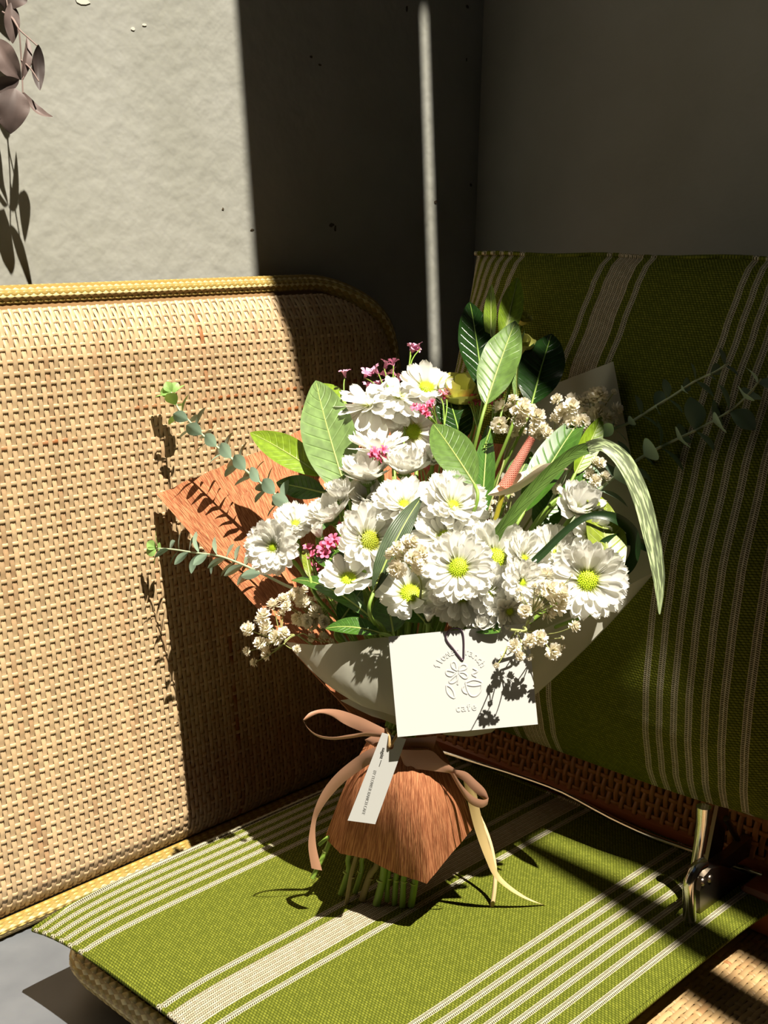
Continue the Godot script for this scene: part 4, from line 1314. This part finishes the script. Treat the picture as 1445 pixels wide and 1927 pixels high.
func build_eucalyptus() -> void:
	# path px with depth, leaf pairs, leaf length px, materials
	var sprig := func(path: Array, pairs: int, len_px: float, wide: float, m: Material, ms: Material, young: int, label: String, spread: float, sd: int, share: float) -> void:
		var rn := RandomNumberGenerator.new()
		rn.seed = sd
		var c := spline(px3(path), 8)
		var t := thing("eucalyptus_sprig", label, "eucalyptus", c[0])
		var st := MB.new()
		st.tube(c, 0.0008, 0.0019, 7)
		part("stem", st.done(), ms, t)
		var acc := [0.0]
		for i in range(1, c.size()): acc.append(acc[-1] + c[i].distance_to(c[i - 1]))
		for k in pairs:
			var f: float = acc[-1] * share * (k + 0.3) / pairs
			var i := 0
			while i < c.size() - 2 and acc[i + 1] < f: i += 1
			var p: Vector3 = c[i].lerp(c[i + 1], (f - acc[i]) / maxf(acc[i + 1] - acc[i], 1e-6))
			var ax: Vector3 = (c[i] - c[i + 1]).normalized()      # towards the tip
			var side: Vector3 = ax.cross(-fw).normalized().rotated(ax, (PI / 2.0 if k % 2 else 0.0) * spread + rn.randf_range(-0.35, 0.35))
			for s in [-1.0, 1.0]:
				var l: float = len_px * deep(p) / F * rn.randf_range(0.85, 1.1) * (0.7 + 0.3 * minf(1.0, (k + 1) / 4.0))
				var d: Vector3 = (side * s + ax * 0.3).normalized()
				var n: Vector3 = (ax - fw * 0.35 - d * (ax - fw * 0.35).dot(d)).normalized().rotated(d, rn.randf_range(-0.35, 0.35))
				part("leaf", leaf_mesh(p + d * 0.001, p + d * l, l * wide, n, 0.06, 0.12, 0.0, 1.0, 0.0, 10), M.euca_young if k < young else m, t)
		if young > 0:
			for k in 3:
				var a := k * 2.1
				var d: Vector3 = ((c[0] - c[2]).normalized() * 0.7 + rt * cos(a) * 0.7 + up * sin(a) * 0.7).normalized()
				part("leaf", leaf_mesh(c[0], c[0] + d * 0.013, 0.0055, -fw, 0.1, 0.2, 0.0, 1.0, 0.0, 8), M.euca_young, t)
	sprig.call([[322, 738, 1.32], [335, 768, 1.315], [352, 788, 1.308], [385, 822, 1.295], [430, 858, 1.275], [480, 900, 1.25], [530, 940, 1.225], [575, 975, 1.20], [640, 1060, 1.17], [720, 1240, 1.14], [752, 1366, 1.105]], 18, 43, 0.30, M.euca, M.euca_stem, 3, "upper left eucalyptus sprig with grey green leaf pairs in front of the rattan", 1.0, 3, 0.47)
	sprig.call([[294, 1032, 1.315], [325, 1034, 1.305], [365, 1040, 1.29], [410, 1046, 1.27], [450, 1060, 1.25], [490, 1078, 1.23], [530, 1098, 1.21], [570, 1120, 1.19], [640, 1190, 1.15], [745, 1366, 1.105]], 12, 40, 0.24, M.euca, M.euca_stem, 1, "lower left eucalyptus sprig with grey green leaf pairs across the brown flap", 0.6, 5, 0.42)
	sprig.call([[1372, 682, 1.10], [1345, 700, 1.105], [1310, 716, 1.115], [1270, 742, 1.125], [1225, 770, 1.14], [1185, 795, 1.15], [1140, 815, 1.15], [1080, 870, 1.14], [960, 1080, 1.13], [775, 1366, 1.11]], 13, 44, 0.26, M.euca, M.euca_stem, 0, "thin leaved eucalyptus sprig in shade, uppermost at the right", 1.0, 8, 0.42)
	sprig.call([[1432, 712, 1.085], [1408, 742, 1.09], [1370, 775, 1.10], [1320, 804, 1.11], [1270, 828, 1.12], [1222, 852, 1.13], [1180, 880, 1.13], [1100, 950, 1.13], [960, 1130, 1.12], [780, 1366, 1.11]], 11, 60, 0.42, M.euca, M.euca_stem, 0, "round leaved eucalyptus sprig in shade reaching the right edge", 1.0, 9, 0.42)

# ---------------------------------------------------------------- baby's breath and other small flowers
func puff_mesh(sd: int) -> ArrayMesh:                        # a double baby's breath blossom, unit radius
	var mb := MB.new()
	var rn := RandomNumberGenerator.new()
	rn.seed = sd
	for k in 34:
		var y := 1.0 - 1.55 * (k + 0.5) / 34.0
		var a := k * 2.39996 + rn.randf_range(-0.2, 0.2)
		var d := Vector3(cos(a) * sqrt(maxf(0.0, 1 - y * y)), y, sin(a) * sqrt(maxf(0.0, 1 - y * y)))
		var s := d.cross(Vector3(0.2, 1, 0.3)).normalized()
		var u2 := s.cross(d)
		var l := rn.randf_range(0.8, 1.05)
		var w := rn.randf_range(0.18, 0.27)
		var rows := []
		var cols := []
		for i in 4:
			var t := i / 3.0
			var ww: float = [0.35, 0.8, 1.0, 0.55][i] * w
			var c := lin(0.80, 0.78, 0.62).lerp(Color(1, 1, 1), smoothstep(0.0, 0.6, t))
			var o := d * (0.25 + (l - 0.25) * t) + u2 * 0.22 * t * t
			rows.append([o - s * ww + d * 0.06 * t, o, o + s * ww + d * 0.06 * t])
			cols.append([c, c, c])
		mb.sheet(rows, Vector2.ONE, cols)
	return mb.done()
func build_gypsophila() -> void:
	var puffs := []
	for k in 4: puffs.append(puff_mesh(20 + k))
	var sprig := func(cx: float, cy: float, rx: float, ry: float, n: int, size: float, d: float, node: Vector3, label: String, sd: int, given := [], hub := []) -> void:
		var rn := RandomNumberGenerator.new()
		rn.seed = sd
		var t := thing("gypsophila_sprig", label, "baby's breath", node)
		var st := MB.new()
		var h := at(hub[0], hub[1], d + 0.015) if hub.size() else at(cx, cy + ry * 0.6, d + 0.02)
		st.tube(spline([h, h.lerp(node, 0.4) + rt * 0.006, node], 6), 0.0008, 0.0013, 6)
		var spots := []
		for g in given: spots.append(g)
		while spots.size() < n:
			var a := rn.randf() * TAU
			var r := sqrt(rn.randf())
			spots.append([cx + cos(a) * rx * r, cy + sin(a) * ry * r, size * rn.randf_range(0.5, 1.1)])
		var hubs := []
		for k in 4:
			var g: Array = spots[(k * 5 + 1) % spots.size()]
			hubs.append(h.lerp(at(g[0], g[1], d), 0.45))
			st.tube(spline([h, h.lerp(hubs[k], 0.5) + up * 0.002, hubs[k]], 3), 0.0007, 0.0006, 5)
		for g in spots:
			var p := at(g[0], g[1], d + rn.randf_range(-0.018, 0.018))
			var best: Vector3 = hubs[0]
			for q in hubs:
				if p.distance_to(q) < p.distance_to(best): best = q
			var out := ((p - best).normalized() + up * 0.4 - fw * 0.3).normalized()
			var r: float = g[2] * 1.2 * d / F
			st.tube(spline([best, best.lerp(p, 0.5) + Vector3(0, -0.002, 0), p - out * r * 0.4], 3), 0.00055, 0.0004, 5)
			part("blossom", puffs[rn.randi() % 4], M.gyp, t, global_of(t).affine_inverse() * (frame(p, out) * Transform3D(Basis(Vector3(0, 1, 0), rn.randf() * 6.0).scaled(Vector3(r, r * rn.randf_range(0.8, 1.0), r)), Vector3.ZERO)))
		part("stem", st.done(), M.gyp_stem, t)
	var f := func() -> Vector3: return waist_point()
	sprig.call(1104, 772, 60, 40, 30, 14, 1.16, f.call(), "dense baby's breath cluster at the upper right in front of the white paper corner", 31, [[1048, 752, 11], [1060, 775, 15], [1092, 760, 16], [1108, 750, 14], [1130, 742, 14], [1150, 790, 14], [1128, 780, 18], [1098, 785, 18], [1075, 765, 14], [1155, 738, 6], [1160, 770, 12]])
	sprig.call(968, 782, 36, 34, 16, 13, 1.165, f.call(), "baby's breath cluster left of the upper right one, under the dark glossy leaf", 32, [[944, 768, 16], [985, 770, 15], [1010, 785, 16], [940, 800, 15], [1004, 766, 6], [975, 790, 13]])
	sprig.call(1030, 806, 30, 24, 9, 11, 1.17, f.call(), "baby's breath in half shade behind the tip of the pink spike", 38)
	sprig.call(770, 1046, 38, 34, 15, 14, 1.02, at(790, 1130, 1.07), "baby's breath sprig between the striped leaf and the central daisy", 33, [[748, 1030, 11], [765, 1022, 12], [778, 1050, 15], [792, 1040, 14], [745, 1070, 15], [786, 1068, 13], [757, 1048, 13]])
	sprig.call(505, 1190, 48, 46, 22, 12, 1.13, f.call(), "baby's breath sprig hanging out at the lower left over the white paper", 34, [[478, 1246, 8], [502, 1232, 10], [465, 1225, 8], [470, 1185, 10], [500, 1180, 13], [520, 1200, 14], [490, 1210, 11], [528, 1155, 8], [515, 1140, 13], [534, 1128, 12], [558, 1221, 7], [605, 1200, 11], [622, 1208, 7], [585, 1200, 8]], [560, 1195])
	sprig.call(590, 1140, 52, 40, 30, 11, 1.15, f.call(), "half shaded baby's breath sprig behind the left one", 35, [[592, 1088, 10], [570, 1130, 14], [590, 1165, 13], [640, 1130, 10]], [610, 1190])
	sprig.call(1028, 1110, 56, 46, 24, 11, 1.012, at(960, 1185, 1.02), "baby's breath sprig spilling over the white card at the right", 36, [[1028, 1082, 13], [1035, 1108, 15], [1050, 1135, 20], [1060, 1118, 13], [1030, 1155, 15], [988, 1150, 12], [1010, 1140, 14], [979, 1127, 5], [1081, 1178, 10], [1015, 1200, 14], [1040, 1225, 15], [1058, 1200, 4], [1060, 1217, 4], [997, 1205, 12], [1076, 1083, 4], [1080, 1104, 4]], [985, 1190])
	sprig.call(965, 1225, 30, 30, 7, 8, 1.0, at(985, 1180, 1.02), "thin baby's breath sprig dangling in front of the white card", 39, [[948, 1232, 6], [934, 1252, 5], [996, 1236, 7], [968, 1215, 12], [985, 1213, 9]], [970, 1190])
	sprig.call(1115, 895, 34, 30, 10, 11, 1.12, f.call(), "small baby's breath sprig right of the sunlit lime leaf", 37, [[1120, 905, 11], [1138, 898, 11], [1128, 872, 11], [1105, 880, 9], [1050, 920, 10]])
	sprig.call(945, 980, 50, 60, 16, 6, 1.14, f.call(), "sparse baby's breath buds deep in the shade around the yellow flower stalk", 40)

func build_small_flowers() -> void:
	# a floret: five petals round a small throat
	var fm := MB.new()
	for k in 5:
		var a := TAU * k / 5.0
		var d := Vector3(cos(a), 0, sin(a))
		var s := Vector3(-sin(a), 0, cos(a))
		fm.sheet([[Vector3(0, -0.9, 0) - s * 0.12, Vector3(0, -0.9, 0), Vector3(0, -0.9, 0) + s * 0.12], [d * 0.3 - s * 0.24, d * 0.3, d * 0.3 + s * 0.24], [d * 0.75 + Vector3(0, 0.3, 0) - s * 0.36, d * 0.75 + Vector3(0, 0.22, 0), d * 0.75 + Vector3(0, 0.3, 0) + s * 0.36], [d * 1.0 + Vector3(0, 0.25, 0) - s * 0.2, d * 1.06 + Vector3(0, 0.2, 0), d * 1.0 + Vector3(0, 0.25, 0) + s * 0.2]])
	var floret := fm.done()
	var pinks := [
		[[[648, 700, 10]], "mauve", 0.02, "single mauve floret on a thin stem at the upper left", [648, 760]],
		[[[690, 702, 11], [705, 695, 11], [727, 684, 10], [722, 702, 11], [740, 680, 9], [693, 725, 10], [752, 712, 10], [712, 720, 10], [738, 700, 9]], "mauve", 0.05, "dark pink blossoms in shade behind the drooping daisies", [735, 760]],
		[[[780, 656, 11], [787, 650, 8], [774, 652, 8]], "mauve", 0.05, "tallest pink floret against the dark chair back", [765, 720]],
		[[[790, 768, 9], [800, 772, 9], [808, 762, 7], [780, 766, 7], [812, 756, 6], [804, 780, 6]], "pink", -0.01, "bright pink sprig right of the drooping daisies", [822, 800]],
		[[[706, 850, 9], [716, 858, 9], [712, 864, 7], [722, 846, 8], [700, 856, 7], [718, 868, 7]], "pink", -0.03, "pink sprig in front of the flat spread daisy", [716, 915]],
		[[[832, 740, 8], [842, 738, 7], [836, 748, 7]], "pink", 0.03, "pink sprig beside the pale yellow rose", [836, 800]],
		[[[880, 752, 8], [895, 756, 8], [890, 746, 7], [905, 758, 7]], "pink", 0.04, "deep pink sprig in shade under the dark glossy leaf", [900, 810]],
		[[[935, 742, 8], [942, 738, 8], [928, 760, 7], [942, 752, 6]], "pink", 0.02, "pink sprig left of the upper baby's breath", [925, 800]],
		[[[606, 1030, 10], [618, 1022, 10], [626, 1014, 10], [612, 1042, 9], [632, 1024, 9], [640, 1018, 8], [604, 1044, 8], [622, 1034, 8]], "pink", -0.01, "bright pink cluster left of the olive centred daisy", [640, 1060]],
		[[[580, 1030, 9], [586, 1044, 9], [576, 1048, 8], [588, 1062, 7], [596, 1074, 6]], "pink", -0.005, "pink sprig beside the withered leaf", [600, 1100]],
		[[[790, 865, 8], [796, 873, 7], [806, 880, 6]], "pink", 0.02, "small pink sprig right of the cup shaped daisies", [800, 930]],
		[[[640, 990, 9], [628, 982, 8], [650, 998, 8]], "pink", 0.03, "shaded pink sprig under the half opened bud", [660, 1040]],
	]
	for q in pinks:
		var g: Array = q[0][0]
		var d: float = dep(g[0], g[1]) + q[2]
		var j := at(q[4][0], q[4][1], dep(q[4][0], q[4][1]) + 0.02)
		var foot := waist_point()
		var t := thing("statice_sprig", q[3], "pink flower", at(g[0], g[1], d))
		var st := MB.new()
		st.tube(spline([j, j.lerp(foot, 0.5), foot], 4), 0.0009, 0.0012, 6)
		for k in q[0]:
			var p := at(k[0], k[1], d + rng.randf_range(-0.008, 0.008))
			var o := ((p - j).normalized() * 0.6 - fw * rng.randf_range(0.2, 1.0) + rt * rng.randf_range(-0.6, 0.6) + up * 0.3).normalized()
			var r: float = k[2] * 1.25 * d / F
			st.tube(spline([j, j.lerp(p, 0.6) + rt * rng.randf_range(-0.002, 0.002), p - o * r * 0.8], 3), 0.0008, 0.0006, 5)
			part("floret", floret, M[q[1]], t, global_of(t).affine_inverse() * (frame(p, o) * Transform3D(Basis(Vector3(0, 1, 0), rng.randf() * 6.0).scaled(Vector3.ONE * r), Vector3.ZERO)))
		part("stem", st.done(), M.stem, t)
	# pale yellow roses: overlapping cupped petals round a closed heart
	for q in [[978, 652, 26, 0.1, 1.5, 0.02, "pale yellow rosebud among the tallest leaves"], [866, 740, 38, 0.0, 1.2, 0.05, "wide pale yellow rose in shade right of the highest daisy"], [984, 602, 15, 0.3, 1.0, 0.04, "small greenish yellow bud above the pale yellow rosebud"]]:
		var d: float = dep(q[0], q[1]) + q[5]
		var c := at(q[0], q[1], d)
		var n := faced(q[3], q[4])
		var fr := frame(c, n)
		var r: float = q[2] * d / F
		var t := thing("rose", q[6], "rose", c)
		t.transform = fr
		for k in 13:
			var ring := 0 if k < 3 else 1 if k < 7 else 2
			var a := k * 2.4
			var open: float = [0.12, 0.32, 0.62][ring]
			var rows := []
			for i in 8:
				var v := i / 7.0
				var row := []
				for jj in 7:
					var s := -1.0 + jj / 3.0
					var an: float = a + s * (0.75 + 0.15 * ring)
					var rr: float = r * (0.20 + [0.22, 0.45, 0.72][ring] * pow(sin(v * 1.7), 0.8) + open * 0.35 * v * v * (1.0 - 0.3 * s * s))
					row.append(Vector3(cos(an) * rr, r * (-0.75 + 1.65 * v * (1.0 - 0.12 * s * s) - 0.18 * ring * v + 0.05 * sin(an * 5.0) * v), sin(an) * rr))
				rows.append(row)
			var mb := MB.new()
			mb.sheet(rows)
			part("petal", mb.done(), M.rose, t, Transform3D())
		part("calyx", heads.calyx, M.calyx, t, Transform3D(Basis.from_scale(Vector3.ONE * r * 0.4), Vector3(0, -r * 0.6, 0)))
		var st := MB.new()
		var foot := waist_point()
		st.tube(spline([c - n * r * 0.9, (c - n * r * 2.0).lerp(foot, 0.15), c.lerp(foot, 0.6), foot], 5), 0.0018, 0.002, 7)
		part("stem", st.done(), M.stem, t)
	# anthurium: boat shaped spathe with a pink spadix
	var da := 1.085
	var t := thing("anthurium", "cream anthurium with a pink spike in front of the dark leaves", "flower", at(945, 925, da))
	var ridge := spline(px3([[917, 931, da - 0.01], [945, 928, da - 0.008], [975, 915, da], [1005, 893, da + 0.006], [1035, 876, da + 0.008], [1072, 884, da + 0.004]]), 5)
	var far := spline(px3([[917, 931, da - 0.01], [938, 912, da + 0.02], [958, 898, da + 0.03], [990, 885, da + 0.035], [1025, 872, da + 0.02], [1072, 884, da + 0.004]]), 5)
	var rows := []
	for i in ridge.size():
		var r := []
		for j in 7:
			var s := j / 6.0
			var k := i / (ridge.size() - 1.0)
			r.append(ridge[i].lerp(far[i], s) - up * 0.010 * sin(PI * s) * sin(PI * k) + up * 0.004 * (1.0 if j == 0 else 0.0) * sin(PI * k))
		rows.append(r)
	var sp := MB.new()
	sp.sheet(rows)
	part("spathe", sp.done(), M.spathe, t, null, "cream boat shaped bract")
	var sx := MB.new()
	var b0 := at(948, 918, da + 0.012)
	var b1 := at(1001, 824, da + 0.012)
	sx.tube([b0, b0.lerp(b1, 0.3), b0.lerp(b1, 0.6), b0.lerp(b1, 0.85), b1], 0.0052, 0.0030, 12, lin(0.9, 0.75, 0.72))
	var axd := (b1 - b0).normalized()
	var s1 := axd.cross(fw).normalized()
	var s2 := axd.cross(s1)
	for k in 420:
		var f := k / 420.0
		var a := k * 2.39996
		var o := s1 * cos(a) + s2 * sin(a)
		var p := b0.lerp(b1, f) + o * lerpf(0.0052, 0.0030, f)
		var c := lin(1.0, 0.92, 0.88).lerp(lin(0.62, 0.42, 0.36), smoothstep(0.7, 1.0, f))
		var tip := sx.vert(p + o * 0.0010, o, Vector2(), c)
		var ring := []
		for w in 5:
			var wa := TAU * w / 5.0
			var off := (axd * cos(wa) + o.cross(axd) * sin(wa))
			ring.append(sx.vert(p + off * 0.0008 - o * 0.0002, (off + o).normalized(), Vector2(), c * 0.9))
		for w in 5: sx.tri(tip, ring[w], ring[(w + 1) % 5])
	part("spadix", sx.done(), M.spadix, t, null, "pink knobbly spike")
	var ast := MB.new()
	ast.tube(spline([at(946, 928, da), at(930, 985, da + 0.005), at(900, 1080, 1.10), at(765, 1368, 1.1)], 6), 0.0024, 0.0022, 9)
	part("stem", ast.done(), mat(Color(0.66, 0.62, 0.17), 0.45), t, null, "yellow green stalk")

# ---------------------------------------------------------------- the dried branch on the wall
func build_hanging_branch() -> void:
	var d := 1.19
	var t := thing("dried_branch", "dried dark brown leafy branch hanging at the top left of the sunlit wall", "dried branch", at(20, -80, d))
	var st := MB.new()
	for path in [[[-20, -200, d], [0, -80, d], [15, 15, d], [28, 40, d], [36, 60, d - 0.004], [40, 110, d], [42, 150, d], [43, 175, d]], [[4, 22, d], [22, 34, d], [36, 55, d - 0.004], [52, 70, d - 0.006], [70, 86, d - 0.008]], [[40, 113, d], [58, 130, d - 0.004], [73, 153, d - 0.006]], [[42, 150, d], [54, 128, d], [60, 118, d]]]:
		st.tube(spline(px3(path), 5), 0.0009, 0.0007, 7)
	part("twig", st.done(), M.dry_stem, t)
	# base px, tip px, half width px, facing, bend, fold, darkness
	for q in [[30, -30, 10, 18, 36, 0.3, 0.3, 0.08, 0.3, 0.75], [20, 5, 24, 82, 15, 0.4, 0.1, 0.05, 0.3, 0.9], [40, 150, -10, 72, 24, -0.4, 0.3, 0.08, 0.25, 1.15], [42, 150, 50, 70, 9, 0.9, 0.2, 0.12, 0.5, 1.1], [72, 84, 75, 170, 13, 0.5, -0.1, -0.16, 0.35, 0.45],
			[36, 150, -20, 170, 16, 0.1, -0.4, 0.05, 0.3, 0.6], [28, 166, 20, 252, 34, 0.2, 0.2, 0.10, 0.25, 0.75], [42, 172, 99, 220, 10, 0.3, 0.8, -0.22, 0.5, 1.1], [-10, 166, -30, 250, 30, 0.2, 0.1, 0.1, 0.2, 0.7], [-20, 60, -60, 120, 30, 0.0, 0.2, 0.1, 0.2, 0.8], [-20, -120, 30, -60, 26, 0.2, 0.2, 0.1, 0.2, 0.8], [-40, 250, -60, 330, 26, 0.2, 0.2, 0.1, 0.2, 0.8]]:
		var b := at(q[0], q[1], d)
		var tip := at(q[2], q[3], d + 0.004)
		var m := leaf_mesh(b, tip, q[4] * d / F, faced(q[5], q[6]), q[7], q[8], 0.06, 0.9, 0.5, 16)
		var a := m.surface_get_arrays(0)
		var cols: PackedColorArray = a[Mesh.ARRAY_COLOR]
		for k in cols.size():
			var p: Vector3 = a[Mesh.ARRAY_VERTEX][k]
			cols[k] = Color(1, 1, 1) * float(q[9]) * (0.9 + 0.35 * nz.get_noise_3d(p.x * 2500.0, p.y * 2500.0, p.z * 2500.0))
		a[Mesh.ARRAY_COLOR] = cols
		var m2 := ArrayMesh.new()
		m2.add_surface_from_arrays(Mesh.PRIMITIVE_TRIANGLES, a)
		part("leaf", m2, M.dry, t)
